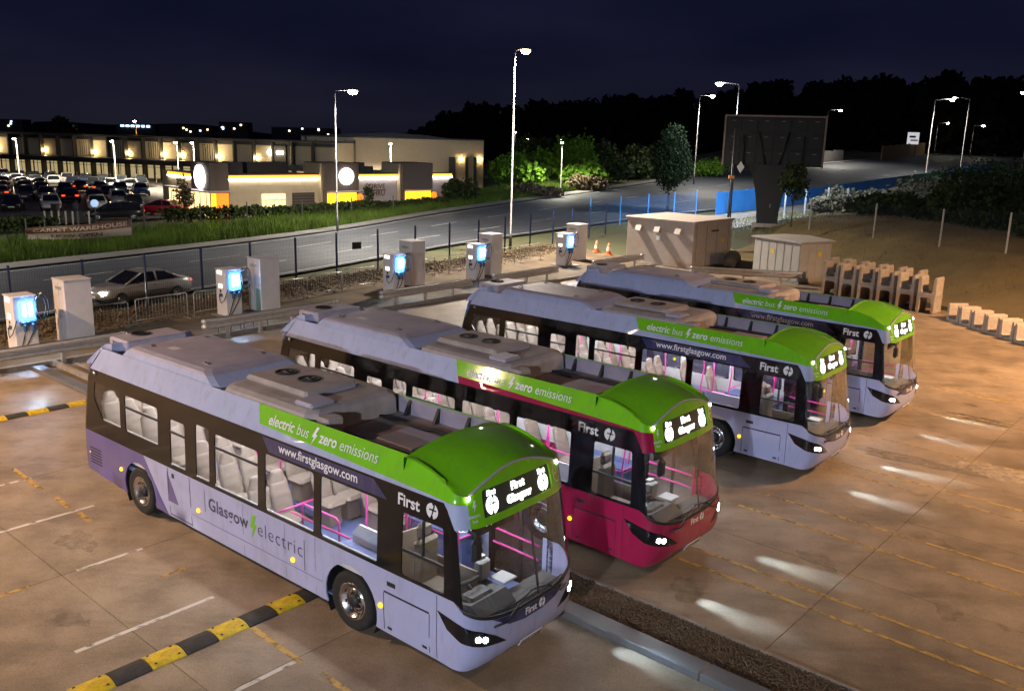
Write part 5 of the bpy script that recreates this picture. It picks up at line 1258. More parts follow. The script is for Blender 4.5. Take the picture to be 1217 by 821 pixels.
def tree(x, y, h, r, label, name='tree', leaf='leafd', n=5000, ls=.28, trunk=.3, cat='tree', group=None, seed=1, lean=0, z=None, tk=.13):
    rng = np.random.default_rng(seed); z = Tz(x, y) if z is None else z
    t = empty(name, (x, y, z), 0, label, cat, group); th = h*trunk
    m = MB(); m.tube([(0, 0, -.2), (.03, .02, th*.6), (lean*.3, 0, th*1.3), (lean*.5, .05, h*.7)], [tk, tk*.85, tk*.65, tk*.2], 8)
    blobs = []
    for k in range(9):
        a = rng.uniform(0, 6.28); f = rng.uniform(.15, 1); zz = th+(h-th)*(.12+.72*f); rr = r*(1-.55*abs(f-.35))*.55; d_ = rr*rng.uniform(.4, .95)
        bx, by = math.cos(a)*d_, math.sin(a)*d_; blobs.append((bx, by, zz, rr, rr, (h-th)*.20))
        m.tube([(lean*.2, 0, th*rng.uniform(.8, 1.2)), (bx*.5, by*.5, (th+zz)/2), (bx, by, zz)], [tk*.4, tk*.25, tk*.08], 5)
    m.build('trunk', M['bark'], t)
    blobs.append((0, 0, th+(h-th)*.45, r*.62, r*.62, (h-th)*.42)); blobs.append((lean*.5, 0, h-(h-th)*.14, r*.34, r*.34, (h-th)*.16))
    V, F = leaves(crown_pts(n, blobs, rng), ls, rng); link('crown', np_mesh('crown', V, F, M[leaf]), t); return t
def shrub(x, y, rx, ry, h, label, leaf='leafd', n=2600, ls=.22, name='shrub', group=None, seed=1, cat='shrub', z=None):
    rng = np.random.default_rng(seed); z = Tz(x, y) if z is None else z; t = empty(name, (x, y, z), 0, label, cat, group); blobs = []; m = MB()
    for k in range(8):
        a = rng.uniform(0, 6.28); d_ = rng.uniform(.1, .7); hh = h*rng.uniform(.45, .85); bx, by = math.cos(a)*d_*rx, math.sin(a)*d_*ry
        blobs.append((bx, by, hh*.55, rx*.42, ry*.42, hh*.5)); m.tube([(bx*.2, by*.2, -.1), (bx*.7, by*.7, hh*.4), (bx, by, hh*.8)], [.05, .035, .01], 5)
    m.build('stem', M['bark'], t); V, F = leaves(crown_pts(n, blobs, rng), ls, rng); V[:, 2] = np.maximum(V[:, 2], -.05); link('foliage', np_mesh('foliage', V, F, M[leaf]), t); return t
M['leafdd'] = mat('near_black_leaf', (.016, .024, .008), rough=.8, spec=.08, noise=.5, nscale=.8, space='w')
tree(15.7, 92.6, 8.6, 2.7, 'rounded dark roadside tree left of the billboard', n=20000, ls=.20, trunk=.22, seed=3, tk=.16, leaf='leafdd')
tree(-86, 171, 9.2, 4.5, 'dark tree rising behind the roof of the retail building', n=4000, ls=.5, seed=77, z=0, leaf='leafdd')
tree(21.6, 69.8, 4.9, 1.5, 'slender young tree right of the billboard pylon', n=1100, ls=.22, trunk=.42, seed=5, tk=.06)
tree(-27.8, 74.6, 3.9, 1.1, 'small sparse brown tree against the restaurant corner', n=900, ls=.18, trunk=.2, seed=8, leaf='leafp', z=0, tk=.05)
tree(-14.3, 86.0, 2.7, .8, 'sapling in front of the restaurant tower with the round sign', n=500, ls=.16, trunk=.3, seed=9, z=.1, tk=.04)
# bright bushes behind the far footway
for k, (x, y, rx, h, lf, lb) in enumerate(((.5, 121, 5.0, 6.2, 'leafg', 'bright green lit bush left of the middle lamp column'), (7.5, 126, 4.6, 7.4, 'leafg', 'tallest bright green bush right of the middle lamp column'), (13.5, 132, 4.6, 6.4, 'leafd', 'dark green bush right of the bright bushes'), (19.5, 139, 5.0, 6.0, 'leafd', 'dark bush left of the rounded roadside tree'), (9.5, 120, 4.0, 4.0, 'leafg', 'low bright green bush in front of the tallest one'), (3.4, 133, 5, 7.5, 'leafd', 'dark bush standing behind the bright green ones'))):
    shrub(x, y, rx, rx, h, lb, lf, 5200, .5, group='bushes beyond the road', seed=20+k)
for k, (x, y, rx, h, lf, lb) in enumerate(((-6.3, 95.5, 2.6, 3.1, 'leafd', 'dark shrub at the right end of the restaurant'), (2.2, 106, 3.2, 2.0, 'leafp', 'low brown brush beside the footway, left'), (9.5, 115.5, 3.6, 2.2, 'leafp', 'low brown brush beside the footway, right'), (29.5, 146, 5.5, 3.2, 'leafg', 'low green bushes at the foot of the left road lamp'))):
    shrub(x, y, rx, rx*.7, h, lb, lf, 2600, .32, group='brush beyond the road', seed=40+k)
for k, (x, y, rx, h, lf, lb, n_) in enumerate(((31.5, 84, 3.4, 3.4, 'leafp', 'pale flowering shrub right of the billboard', 5000), (36.5, 88, 3.6, 3.2, 'leafp', 'pale brown shrub on the bank, right of the flowering one', 5000), (27.5, 77.5, 2.2, 1.6, 'leafp', 'low pale brush at the foot of the bank fence', 2500), (30.0, 72, 3.4, 2.6, 'leafd', 'dark shrub in front of the pale flowering shrub', 4500),
        (35.0, 68, 5.0, 5.2, 'leafd', 'large dark shrub mass at right, nearest the pale shrubs', 8000), (37.5, 58, 5.5, 6.6, 'leafd', 'largest dark shrub mass at the right edge', 9000), (33.0, 55, 3.2, 3.2, 'leafd', 'dark shrub behind the bank fence at right', 4500), (33.5, 48, 3.2, 3.6, 'leafd', 'dark shrub at the right edge above the concrete blocks', 4500), (44, 74, 6, 8.5, 'leafd', 'tall dark bush rising behind the right edge shrubs', 9000), (46, 96, 6, 4.5, 'leafp', 'brown brush on the bank under the pair of lamps', 4500), (58, 112, 7, 6.5, 'leafd', 'dark brush beyond the bank at far right', 4500))):
    shrub(x, y, rx, rx, h, lb, lf, n_, .30, group='shrubs on the right bank', seed=60+k)
# dead grass and weeds at the bank foot near the billboard (lit from behind), and on the bank
def blades(pts, h0, h1, wdt, rng=RNG):
    n = len(pts); a = rng.uniform(0, 6.28, n); hh = rng.uniform(h0, h1, n); lx, ly = rng.normal(0, .25, n)*hh, rng.normal(0, .25, n)*hh; dx, dy = np.cos(a)*wdt, np.sin(a)*wdt
    V = np.stack([pts+np.stack([-dx, -dy, 0*a], 1), pts+np.stack([dx, dy, 0*a], 1), pts+np.stack([lx, ly, hh], 1)], 1).reshape(-1, 3); return V, np.arange(3*n).reshape(n, 3)
n = 60000; i = RNG.uniform(8, 33, n); fi = np.floor(i).astype(int); fr = i-fi
fa_ = np.array([p[:] for p in FEr]); na_ = np.array([p[:] for p in NEr]); base = fa_[fi]*(1-fr)[:, None]+fa_[fi+1]*fr[:, None]; outd = fa_[fi]-na_[fi]; outd /= np.linalg.norm(outd, axis=1)[:, None]
off = RNG.uniform(2.25, 12.5, n); P_ = base+outd*off[:, None]
P3 = np.stack([P_[:, 0], P_[:, 1], T(P_[:, 0], P_[:, 1])-.1], 1); V, F = blades(P3, .25, .95, .035)
tag(link('verge_grass', np_mesh('verge_grass', V, F, M['blade'])), 'long rough grass on the verge beyond the road', 'grass', kind='stuff')
n = 60000; bx = RNG.uniform(14, 42, n); by = RNG.uniform(44, 100, n); P3 = np.stack([bx, by, T(bx, by)-.06], 1); kx = mound(bx, by) > .25
nr = np.array([Vector(p) for p in NEr]); dmin = np.min(np.hypot(bx[:, None]-nr[None, :, 0], by[:, None]-nr[None, :, 1]), 1)
P3 = P3[kx & (dmin > 3) & (RNG.random(n) < .65)]; V, F = blades(P3, .06, .34, .022)
tag(link('bank_weeds', np_mesh('bank_weeds', V, F, mat('dry_weed', (.17, .13, .045), .9, noise=.5, nscale=.4, space='w', col2=(.06, .055, .02)))), 'thin dry weeds scattered over the earth bank', 'weeds', kind='stuff')
# hedge in front of the restaurant
def hedge(pts, h, wd, label, n, seed):
    rng = np.random.default_rng(seed); t = empty('hedge', (pts[0][0], pts[0][1], 0), 0, label, 'hedge'); C = []
    L = [math.dist(a, b) for a, b in zip(pts, pts[1:])]; k = rng.choice(len(L), n, p=np.array(L)/sum(L)); f = rng.random(n); A = np.array(pts)
    c = A[k]*(1-f)[:, None]+A[k+1]*f[:, None]-A[0]; C = np.stack([c[:, 0]+rng.normal(0, wd*.4, n), c[:, 1]+rng.normal(0, wd*.4, n), h*rng.beta(2.5, 1.4, n)*(1+.18*np.sin(c[:, 0]*1.7)*np.cos(c[:, 1]*2.3))], 1)
    V, F = leaves(C, .24, rng); link('foliage', np_mesh('foliage', V, F, M['leafd']), t)
hedge([(-28.5, 72.5), (-24, 75.5), (-16, 83.5), (-9.5, 91), (-6.5, 94.5)], 1.25, .8, 'clipped dark hedge below the restaurant wall', 9000, 5)
hedge([(-46, 58), (-40, 61.5), (-34.5, 66)], .95, .9, 'ragged hedge beside the banner at left', 4200, 6)
# far wood behind everything: one dark mass of trees
n = 90000; rngw = np.random.default_rng(12); tx = np.linspace(-32, 235, 150)+rngw.normal(0, 1.8, 150); ty = 285+rngw.uniform(-16, 30, 150)-.12*np.maximum(0, tx)
th_ = np.interp(tx, [-32, -18, 0, 25, 50, 76, 110, 138, 150, 170, 235], [8, 14.5, 17, 19.5, 21.5, 25.5, 28, 29, 21, 17, 12])-1.0+rngw.normal(0, 1.3, 150)
k = rngw.integers(0, 150, n); d = rngw.normal(size=(n, 3)); d /= np.linalg.norm(d, axis=1)[:, None]; rr = rngw.beta(3, 1.2, n)
hz = rngw.random(n)**.8
C_ = np.stack([tx[k]+d[:, 0]*rr*(5.2-2.0*hz), ty[k]+d[:, 1]*rr*4.6, th_[k]*(.04+.93*hz)+d[:, 2]*rr*1.4], 1); V, F = leaves(C_, 2.0, rngw)
tag(link('distant_wood', np_mesh('distant_wood', V, F, M['woodm'])), 'black mass of tall trees behind the road', 'wood', kind='stuff')
m = MB()
for k in range(150): m.tube([(tx[k], ty[k], -1), (tx[k]+.3, ty[k], th_[k]*.9)], [.45, .1], 5)
o = m.build('distant_trunks', M['woodm']); tag(o, 'dark trunks inside the distant wood behind the road', 'wood', kind='stuff')
xs_ = np.linspace(-420, 420, 90); V = []
for x in xs_:
    hh = 4+2*math.sin(x*.013)+1.0*math.sin(x*.041+1)
    V += [(x, 760, -2), (x, 760+30, hh*1.7), (x, 830, hh*1.9)]
F = [(3*i+j, 3*i+3+j, 3*i+4+j, 3*i+1+j) for i in range(89) for j in range(2)]
tag(link('hills', np_mesh('hills', V, F, M['woodm'], True)), kind='structure')
# ================================================================== retail park
M['cream'] = mat('cream_cladding', (.58, .48, .32), rough=.7, noise=.12, nscale=.6, space='w', bump=.05, bscale=3); M['fin'] = mat('dark_fin', (.03, .028, .026), rough=.6)
M['brickc'] = mat('buff_brickwork', (.50, .41, .29), rough=.85, noise=.35, nscale=7, bump=.3, bscale=14, space='w', stretch=(.6, .6, 3))
M['warmglass'] = emit('lit_shop_glass', (.80, .62, .30), .35); M['sconce'] = emit('wall_sconce', (1, .72, .32), 130)
M['dkband'] = mat('dark_canopy', (.035, .033, .035), rough=.5, noise=.2); M['metroof'] = mat('grey_metal_roof', (.16, .15, .14), rough=.6, noise=.2)
an = math.atan2(-20, 62); rb_ = empty('retail_building', (-88, 147, 0), an, 'long cream clad retail building with dark fins behind the car park', 'building')
L = 65.1
part('wall', M['cream'], rb_, 'box', (L/2, 6.0, 3.1), (L, 10, 6.2)); part('canopy', M['dkband'], rb_, 'box', (L/2, -.6, 2.6), (L, 3.2, .75)); part('parapet', M['dkband'], rb_, 'box', (L/2, 5.6, 6.28), (L+.6, 11.4, .22)); part('fascia', M['dkband'], rb_, 'box', (L/2, .88, 5.85), (L, .2, .5))
nb = 20
for k in range(nb):
    x0 = k*L/nb; w_ = L/nb
    part('cladding_panel', M['cream'], rb_, 'box', (x0+w_/2, .90, 4.3), (w_-.12, .14, 2.5), bev=.02)
    part('fin', M['fin'], rb_, 'box', (x0, .55, 3.05), (.22, .9, 6.1))
    if k % 4 in (0, 1, 2, 3):
        g = part('shop_window', M['warmglass'], rb_, 'box', (x0+w_/2, .96, 1.12), (w_-.5, .06, 2.0))
        part('mullion', M['fin'], g, 'box', (x0+w_/2, .91, 1.12), (.08, .05, 2.0)); part('transom', M['fin'], g, 'box', (x0+w_/2, .90, 1.75), (w_-.5, .05, .07))
    part('canopy_post', M['fin'], rb_, 'box', (x0+.5, -1.9, 1.1), (.14, .14, 2.2))
for k in (1, 4, 7, 9, 11, 12, 14, 16, 17): 
    s_ = part('wall_lamp', M['sconce'], rb_, 'box', (k*L/nb+.35, .66, 3.75), (.16, .12, .35))
    if k in (1, 7, 11, 14, 17):
        l = bpy.data.lights.new('wall_light', 'POINT'); l.energy = 170; l.color = (1, .78, .45); l.shadow_soft_size = .15; lo = bpy.data.objects.new('wall_light', l); COL.objects.link(lo); lo.parent = rb_; lo.location = (k*L/nb+.35, -.9, 4.6)
for k in (6, 8, 10, 13):
    q = empty('louvre_window', (k*L/nb+1.6, .80, 4.3), 0, parent=rb_)
    for j in range(5): part('louvre_bar', M['fin'], q, 'box', (-.8+j*.4, -.02, 0), (.09, .06, 2.3))
part('sign_panel', M['dkband'], rb_, 'box', (17.3*L/nb, .6, 4.45), (2.2, .3, 2.3)); sg = part('sign', emit('white_sign', (.95, .98, 1), 3.5), rb_, 'box', (17.35*L/nb, .42, 4.6), (1.1, .06, .55)); m = MB(); m.lathe([(.46, -.03), (.46, .03), (.001, .03)], (16.95*L/nb-.35, .42, 4.6), 'y', 18); m.lathe([(.001, -.03), (.46, -.03)], (16.95*L/nb-.35, .42, 4.6), 'y', 18); m.build('sign_disc', M['led'], sg)
bb2 = empty('brick_store', (-31.3, 131.5, 0), math.atan2(5.5, 26), 'tall buff brick store block behind the restaurant', 'building')
part('wall', M['brickc'], bb2, 'box', (13.4, 16, 3.5), (26.8, 32, 7.0)); part('coping', M['dkband'], bb2, 'box', (13.4, 16, 7.07), (27.0, 32.2, .16))
m = MB(); m.prism([(2, 7.1), (24, 7.1), (19, 7.6), (14, 7.9), (8, 7.6)], 'y', 12, 26); m.build('roof', M['metroof'], bb2)
for x, w_ in ((22.0, 1.0), (24.2, .35), (25.5, .45)): part('pilaster', M['dkband'], bb2, 'box', (x, -.12, 2.4), (w_, .22, 4.2))
part('wall_lamp', M['sconce'], bb2, 'box', (26.2, -.2, 4.2), (.2, .14, .2)); part('wall_lamp', M['sconce'], bb2, 'box', (23.4, -.2, 4.2), (.2, .14, .2)); part('pipe', M['fin'], bb2, 'box', (.6, -.1, 3.5), (.25, .2, 7))
for x in (2.0, 4.3, 6.2, 7.6): part('wall_slot', M['fin'], bb2, 'box', (x, -.05, 5.0), (.12, .08, 3.2))
# ---- drive-through restaurant
M['rcream'] = mat('restaurant_render', (.46, .37, .24), rough=.8, noise=.12, nscale=1.5, space='w'); M['rbrown'] = mat('restaurant_brown_panel', (.12, .085, .065), rough=.7, noise=.15)
M['rgrey'] = mat('restaurant_pale_panel', (.42, .36, .36), rough=.7, noise=.1); M['strip'] = emit('roof_edge_strip', (1, .93, .80), 14); M['strip2'] = emit('roof_edge_orange', (1, .45, .03), 1.8)
M['disc'] = emit('white_round_sign', (1, .98, .96), 9); M['yel'] = emit('yellow_lit_panel', (1, .58, .02), 1.5); M['org'] = emit('orange_lit_panel', (1, .16, .01), 1.6); M['win'] = emit('lit_restaurant_window', (1, .68, .28), 1.5)
rs = empty('restaurant', (-26.5, 77.5, 0), math.atan2(.675, .74), 'low drive through restaurant with lit roof edge and round white signs', 'restaurant')
part('wall', M['rcream'], rs, 'box', (6.4, 5.2, 1.85), (9.36, 9.2, 3.7)); part('wall', M['rgrey'], rs, 'box', (20.9, 5.2, 1.85), (12.2, 9.2, 3.7)); part('side_wall', M['rcream'], rs, 'box', (.95, 7.6, 1.87), (1.6, 7.0, 3.74))
for x0, x1 in ((1.75, 11.05), (15.0, 20.05), (23.95, 27.0)):
    part('roof_light', M['strip'], rs, 'box', ((x0+x1)/2, .50, 3.34), (x1-x0-.03, .12, .14)); part('roof_trim', M['strip2'], rs, 'box', ((x0+x1)/2, .52, 3.57), (x1-x0-.03, .10, .20)); part('coping', M['rbrown'], rs, 'box', ((x0+x1)/2, .9, 3.76), (x1-x0-.02, 1.0, .10))
part('roof_light', M['strip'], rs, 'box', (.08, 6.9, 3.34), (.12, 5.2, .14)); part('roof_trim', M['strip2'], rs, 'box', (.10, 6.9, 3.57), (.10, 5.2, .20))
t1 = part('tower', M['rbrown'], rs, 'box', (.87, 2.0, 2.42), (1.74, 4.0, 4.76), bev=.02)
t2 = part('tower', M['rbrown'], rs, 'box', (13.0, 1.6, 2.42), (3.9, 3.6, 4.8), bev=.02); t3 = part('tower', M['rbrown'], rs, 'box', (22.0, 1.6, 2.42), (3.85, 3.6, 4.8), bev=.02)
part('tower_edge', M['rcream'], rs, 'box', (10.98, 1.7, 2.55), (.12, 3.3, 4.4)); part('tower_edge', M['rcream'], rs, 'box', (20.0, 1.7, 2.55), (.12, 3.3, 4.4))
def disc(c, r, ax, m_, th=.12):
    m = MB(); m.lathe([(.001, -th), (r, -th), (r, 0), (.001, 0)], c, ax, 28); return m.build('round_sign', m_, rs)
disc((13.5, -.21, 3.55), .78, 'y', M['disc']); disc((-.02, 1.9, 3.55), 1.02, 'x', M['disc'])
for x0, x1 in ((11.4, 14.6), (20.4, 23.6)):
    g = part('lit_doorway', M['yel'], rs, 'box', ((x0+x1)/2, -.24, 1.15), (x1-x0, .08, 1.7)); part('canopy', M['rgrey'], rs, 'box', ((x0+x1)/2+.1, -.5, 2.12), (x1-x0+.3, .8, .14)); part('doorway_glass', M['win'], g, 'box', ((x0+x1)/2+.2, -.30, .75), (1.5, .05, .9)); disc((x1+.1, -.62, 1.55), .36, 'y', M['org'])
part('lit_panel', M['org'], rs, 'box', (1.05, -.05, 1.15), (1.15, .08, 2.1)); part('lit_panel', M['yel'], rs, 'box', (.25, -.05, 1.15), (.42, .08, 2.1)); part('canopy', M['rgrey'], rs, 'box', (.6, 4.2, 2.36), (2.6, 9.4, .12))
for k in range(7):
    g = part('window', M['win'], rs, 'box', (-.03, .7+k*1.3, 1.15), (.06, 1.12, 2.1)); part('mullion', M['fin'], g, 'box', (-.08, .7+k*1.3, 1.15), (.05, .06, 2.1))
for k in range(3):
    g = part('window', M['win'], rs, 'box', (5.45+k*.8, .56, 1.35), (.72, .08, 1.3)); part('transom', M['fin'], g, 'box', (5.45+k*.8, .50, 1.45), (.72, .04, .06)); part('mullion', M['fin'], g, 'box', (5.45+k*.8, .50, 1.1), (.05, .04, .6))
part('louvre_door', M['fin'], rs, 'box', (9.3, .56, 1.1), (2.3, .08, 1.9))
for k in range(7): part('louvre', M['rbrown'], rs, 'box', (9.3, .50, .3+k*.26), (2.2, .05, .12))
for x, w_, h_ in ((4.0, 1.3, 1.0), (7.2, 4.2, 1.0), (16.4, .6, .9), (17.6, .5, 1.0), (18.4, 1.0, .6)): part('roof_plant', M['dkband'], rs, 'box', (x, 4.0, 3.75+h_/2), (w_, 1.4, h_))
V, F = combine([(text2d('DRIVE', .70, .012, 'CENTER'), 0, .12), (text2d('THRU', .70, .012, 'CENTER'), 0, -.56), (shape2d([[(-1.25, -.03), (-.95, .16), (-.95, .02), (1.05, .02), (1.05, -.08), (-.95, -.08), (-.95, -.22)]]), 0, 0)])
m = MB(); m.add([(17.55+x, .55, 2.15+z) for x, z in V], F); m.build('drive_thru_sign', mat('bronze_letters', (.10, .045, .012), .5), rs)
# round illuminated totem beside the entrance
r = empty('totem_sign', (-33.8, 71.5, 0), 0, 'small round illuminated sign on a post left of the restaurant', 'sign'); part('post', M['col'], r, 'box', (0, 0, .7), (.1, .1, 1.4)); m = MB(); m.lathe([(.001, -.06), (.30, -.06), (.30, .06), (.001, .06)], (0, 0, 1.6), 'y', 20); m.build('disc', emit('totem_face', (.45, .65, .95), .6), r)
# ---- retail park lamps
for i, (x, y, h_, lb) in enumerate(((-64, 115.5, 5.9, 'lamp at far left of the car park'), (-52, 116.5, 5.9, 'lamp in the middle of the car park'), (-42.5, 113, 6.0, 'left lamp of the pair beside the restaurant'), (-40.6, 113.4, 6.0, 'right lamp of the pair beside the restaurant'), (-17.6, 126, 6.4, 'small lamp in front of the buff brick store'))):
    lamp_column(x, y, h_, R(-90), lb+' in the retail park' if 'car park' in lb else lb, .2, 'lampw' if i else 'lampo', 13000 if i in (0, 1) else (6000 if i in (2, 3) else 45000), (1, .86, .62), z=0, group='retail park lamps', head=.8, pm='fin')
for i, (x, y, h_, mm, lb) in enumerate(((-84, 200, 9.1, 'lampor', 'distant orange sodium lamp above the retail roof'), (2, 175, 7.5, 'lampf', 'distant lamp left of the bright bushes'), (9.0, 190, 7.5, 'lampf', 'distant lamp behind the bright bushes, upper of two'), (5.6, 113, 7.2, 'lampf', 'lamp just above the bright green bushes'), (-.5, 230, 9, 'lampf', 'faint distant lamp right of the brick store'))):
    lamp_column(x, y, h_, R(-90) if i != 3 else R(90), lb, .3, mm, 7000 if i == 3 else None, (1, .93, .75), z=0, group='distant lamps', head=1.5 if i == 0 else .7)
# far town lights: small lit blocks
M['town'] = emit('lit_town_window', (1, .75, .42), 5); M['townb'] = emit('lit_blue_sign', (.45, .7, 1), 5); M['townw'] = mat('far_block', (.08, .07, .07), .8)
for i, (px, w_, h_) in enumerate(((-262, 26, 9), (-236, 40, 11), (-205, 22, 9), (-150, 36, 10), (-128, 20, 13), (-96, 46, 10.5), (-58, 30, 9), (-20, 34, 9))):
    r = empty('distant_block', (px*1.55, 640, 0), 0, 'distant dark building on the skyline, %s from the left' % ('first', 'second', 'third', 'fourth', 'fifth', 'sixth', 'seventh', 'eighth')[i], 'building', 'skyline buildings'); part('wall', M['townw'], r, 'box', (0, 0, h_/2), (w_, 12, h_))
    rg = random.Random(i)
    for k in range(5): part('window', M['townb'] if rg.random() < .2 else M['town'], r, 'box', (rg.uniform(-.45, .45)*w_, -6.1, h_*rg.uniform(.55, .95)), (1.1, .2, .9))
r = empty('blue_lit_roof_sign', (-178, 422, 0), 0, 'row of blue white lights below the orange lamp on the skyline', 'sign'); part('wall', M['townw'], r, 'box', (0, 3, 4.3), (18, 4, 9))
for k in range(6): part('letter', M['townb'], r, 'box', (-6+k*2.4, 0.9, 8.2), (1.5, .2, .8))
# ================================================================== vehicles
M['cglass'] = mat('car_glass', (.012, .014, .018), rough=.06, spec=.8); M['tail'] = emit('tail_lamp', (1, .05, .01), 3); M['hlon'] = emit('car_headlight', (1, .93, .80), 180); M['hloff'] = mat('car_lamp_glass', (.5, .5, .52), rough=.1, metal=.3)
CP = {}
def cpaint(k, c): 
    if k not in CP: CP[k] = mat('car_paint_'+k, c, rough=.3, coat=.8, metal=.15, noise=.05)
    return CP[k]
def car_meshes(saloon=True):
    d = {}
    st = [(-2.25, .42, .80, .70), (-2.18, .30, .92, .80), (-1.6, .26, .97, .86), (-.6, .25, .95, .88), (.6, .25, .93, .88), (1.2, .25, .90, .87), (1.8, .28, .80, .83), (2.15, .34, .66, .74), (2.25, .42, .55, .62)]
    V = []; F = []
    for x, zl, zh, w_ in st: V += [(x, -w_*.88, zl), (x, -w_, (zl*2+zh)/3), (x, -w_*.97, zh-.1), (x, -w_*.80, zh), (x, w_*.80, zh), (x, w_*.97, zh-.1), (x, w_, (zl*2+zh)/3), (x, w_*.88, zl)]
    for i in range(len(st)-1):
        for k in range(8): F.append((i*8+k, i*8+8+k, i*8+8+(k+1) % 8, i*8+(k+1) % 8))
    F += [tuple(range(8)), tuple(range(8*len(st)-1, 8*len(st)-9, -1))]
    # roof and pillars
    ro = [(-.98, 1.35), (-.55, 1.42), (-.05, 1.42), (.28, 1.36)] if saloon else [(-1.85, 1.42), (-.9, 1.50), (0, 1.48), (.35, 1.40)]
    n0 = len(V)
    for x, z in ro: V += [(x, -.60, z-.05), (x, -.45, z), (x, .45, z), (x, .60, z-.05)]
    for i in range(3): F += [(n0+4*i+k, n0+4*i+4+k, n0+4*i+5+k, n0+4*i+1+k) for k in range(3)]
    m = MB(); m.add(V, F, True)
    xb, xf = (-1.60, 1.12) if saloon else (-2.1, 1.12)
    for sd in (-1, 1):
        for (a, b) in (((xb, .96), ro[0]), ((xf, .91), ro[-1]), ((-.42, .95), (-.40, ro[1][1]))): m.tube([(a[0], sd*.74, a[1]), (b[0], sd*.60, b[1]-.03)], .045, 5)
    d['body'] = m.mesh('body', M['blackm'])
    def gl(pts): q = MB(); q.add(pts, [tuple(range(len(pts)))]); return q.mesh('window', M['cglass'])
    W_ = []
    W_.append(gl([(xf-.02, -.70, .92), (xf-.02, .70, .92), (ro[-1][0]+.02, .56, ro[-1][1]-.02), (ro[-1][0]+.02, -.56, ro[-1][1]-.02)]))
    W_.append(gl([(xb+.03, .70, .96), (xb+.03, -.70, .96), (ro[0][0]-.01, -.56, ro[0][1]-.02), (ro[0][0]-.01, .56, ro[0][1]-.02)]))
    for sd in (-1, 1):
        for x0, x1, u0, u1 in ((xb+.25, -.46, ro[0][0]+.05, -.44), (-.38, xf-.12, -.36, ro[-1][0]-.04)):
            p = [(x0, sd*.735, .96), (x1, sd*.735, .95), (u1, sd*.612, ro[1][1]-.09), (u0, sd*.612, ro[1][1]-.10)]; W_.append(gl(p if sd < 0 else p[::-1]))
    d['win'] = W_
    m = MB(); m.lathe([(.20, -.10), (.30, -.10), (.32, -.07), (.32, .07), (.30, .10), (.20, .10)], axis='y', n=18); d['tyre'] = m.mesh('tyre', M['rub'])
    m = MB(); m.lathe([(.21, -.08), (.19, -.105), (.10, -.08), (.04, -.11), (.001, -.11)], axis='y', n=10, smooth=False); m.lathe([(.001, .11), (.04, .11), (.10, .08), (.19, .105), (.21, .08)], axis='y', n=10, smooth=False); d['rim'] = m.mesh('rim', M['rim'])
    m = MB(); m.box((0, 0, 0), (.20, .34, .13), bev=.04); d['lamp'] = m.mesh('lamp', M['hloff'])
    m = MB(); m.box((0, 0, 0), (.03, .50, .11)); d['plate'] = m.mesh('number_plate', M['plate'])
    m = MB(); m.box((0, 0, 0), (.16, .12, .10), bev=.04); d['mirror'] = m.mesh('mirror', M['blackm'])
    m = MB(); m.box((0, 0, 0), (1.15, .012, .014)); d['line'] = m.mesh('door_trim', M['blackm'])
    return d
CM = [car_meshes(True), car_meshes(False)]
def car(x, y, rz, paint, label, kind=0, group=None, on=False, detail=False, z=0., tails=False):
    d = CM[kind]; r = empty('parked_car' if not on else 'driving_car', (x, y, z), rz, label, 'car', group)
    b = link('body', d['body'], r, mat=paint)
    for w_ in d['win']: link('window', w_, r)
    for wx in (-1.35, 1.38):
        for sd in (-1, 1): t = link('wheel', d['tyre'], r, (wx, sd*.78, .32)); link('rim', d['rim'], t)
    for sd in (-1, 1):
        link('headlight', d['lamp'], r, (2.08, sd*.56, .62), mat=M['hlon'] if on else M['hloff']); link('tail_light', d['lamp'], r, (-2.17, sd*.60, .78), mat=M['tail'])
        if detail: link('mirror', d['mirror'], r, (.62, sd*.92, .98)); link('door_trim', d['line'], r, (-.1, sd*.885, .55)); link('door_handle', d['mirror'], r, (-.25, sd*.87, .80)).scale = (1, .3, .25)
    link('number_plate', d['plate'], r, (2.25, 0, .46)); return r
rd = Vector((.56, .83, 0)).normalized()
sv = car(-16.9, 39.35, math.atan2(-rd.y, -rd.x), cpaint('silver', (.36, .35, .35)), 'silver saloon car driving on the road behind the fence, headlights on', 0, None, True, True)
l = bpy.data.lights.new('car_beam', 'SPOT'); l.energy = 160; l.spot_size = R(60); l.spot_blend = 1; l.color = (1, .93, .82); l.shadow_soft_size = .08
lo = bpy.data.objects.new('car_beam', l); COL.objects.link(lo); lo.parent = sv; lo.location = (2.35, 0, .62); lo.rotation_euler = Vector((1, 0, -.10)).to_track_quat('-Z', 'Y').to_euler()
COLS = [('black', (.012, .012, .014)), ('navy', (.018, .025, .06)), ('grey', (.07, .07, .075)), ('white', (.62, .62, .60)), ('silver2', (.32, .32, .33)), ('red', (.33, .015, .02)), ('blue', (.03, .09, .30))]
cr_ = random.Random(4); gcar = 'cars in the retail car park'
FRONT = [(-45.5, 80.5, 'black', 'black car at the left edge of the front car park row'), (-42.6, 81.6, 'white', 'white car in the front car park row, left of the other white car'), (-38.9, 82.8, 'white', 'white car in the front car park row, right of the other white car'), (-35.9, 83.8, 'black', 'black car right of the two white cars in the car park')]
for x, y, c_, lb in FRONT: car(x, y, R(-62)+R(cr_.uniform(-3, 3)), cpaint(c_, dict(COLS)[c_]), lb, cr_.randint(0, 1), gcar, z=.03)
car(-33.6, 74.5, R(-150), cpaint('black', COLS[0][1]), 'dark car waiting beside the restaurant bollards', 1, gcar, z=.03); car(-31.6, 79.5, R(172), cpaint('red', COLS[5][1]), 'bright red car beside the restaurant entrance', 0, gcar, z=.03); car(-30.9, 84.5, R(-80), cpaint('black', COLS[0][1]), 'black car behind the bright red car', 1, gcar, z=.03)
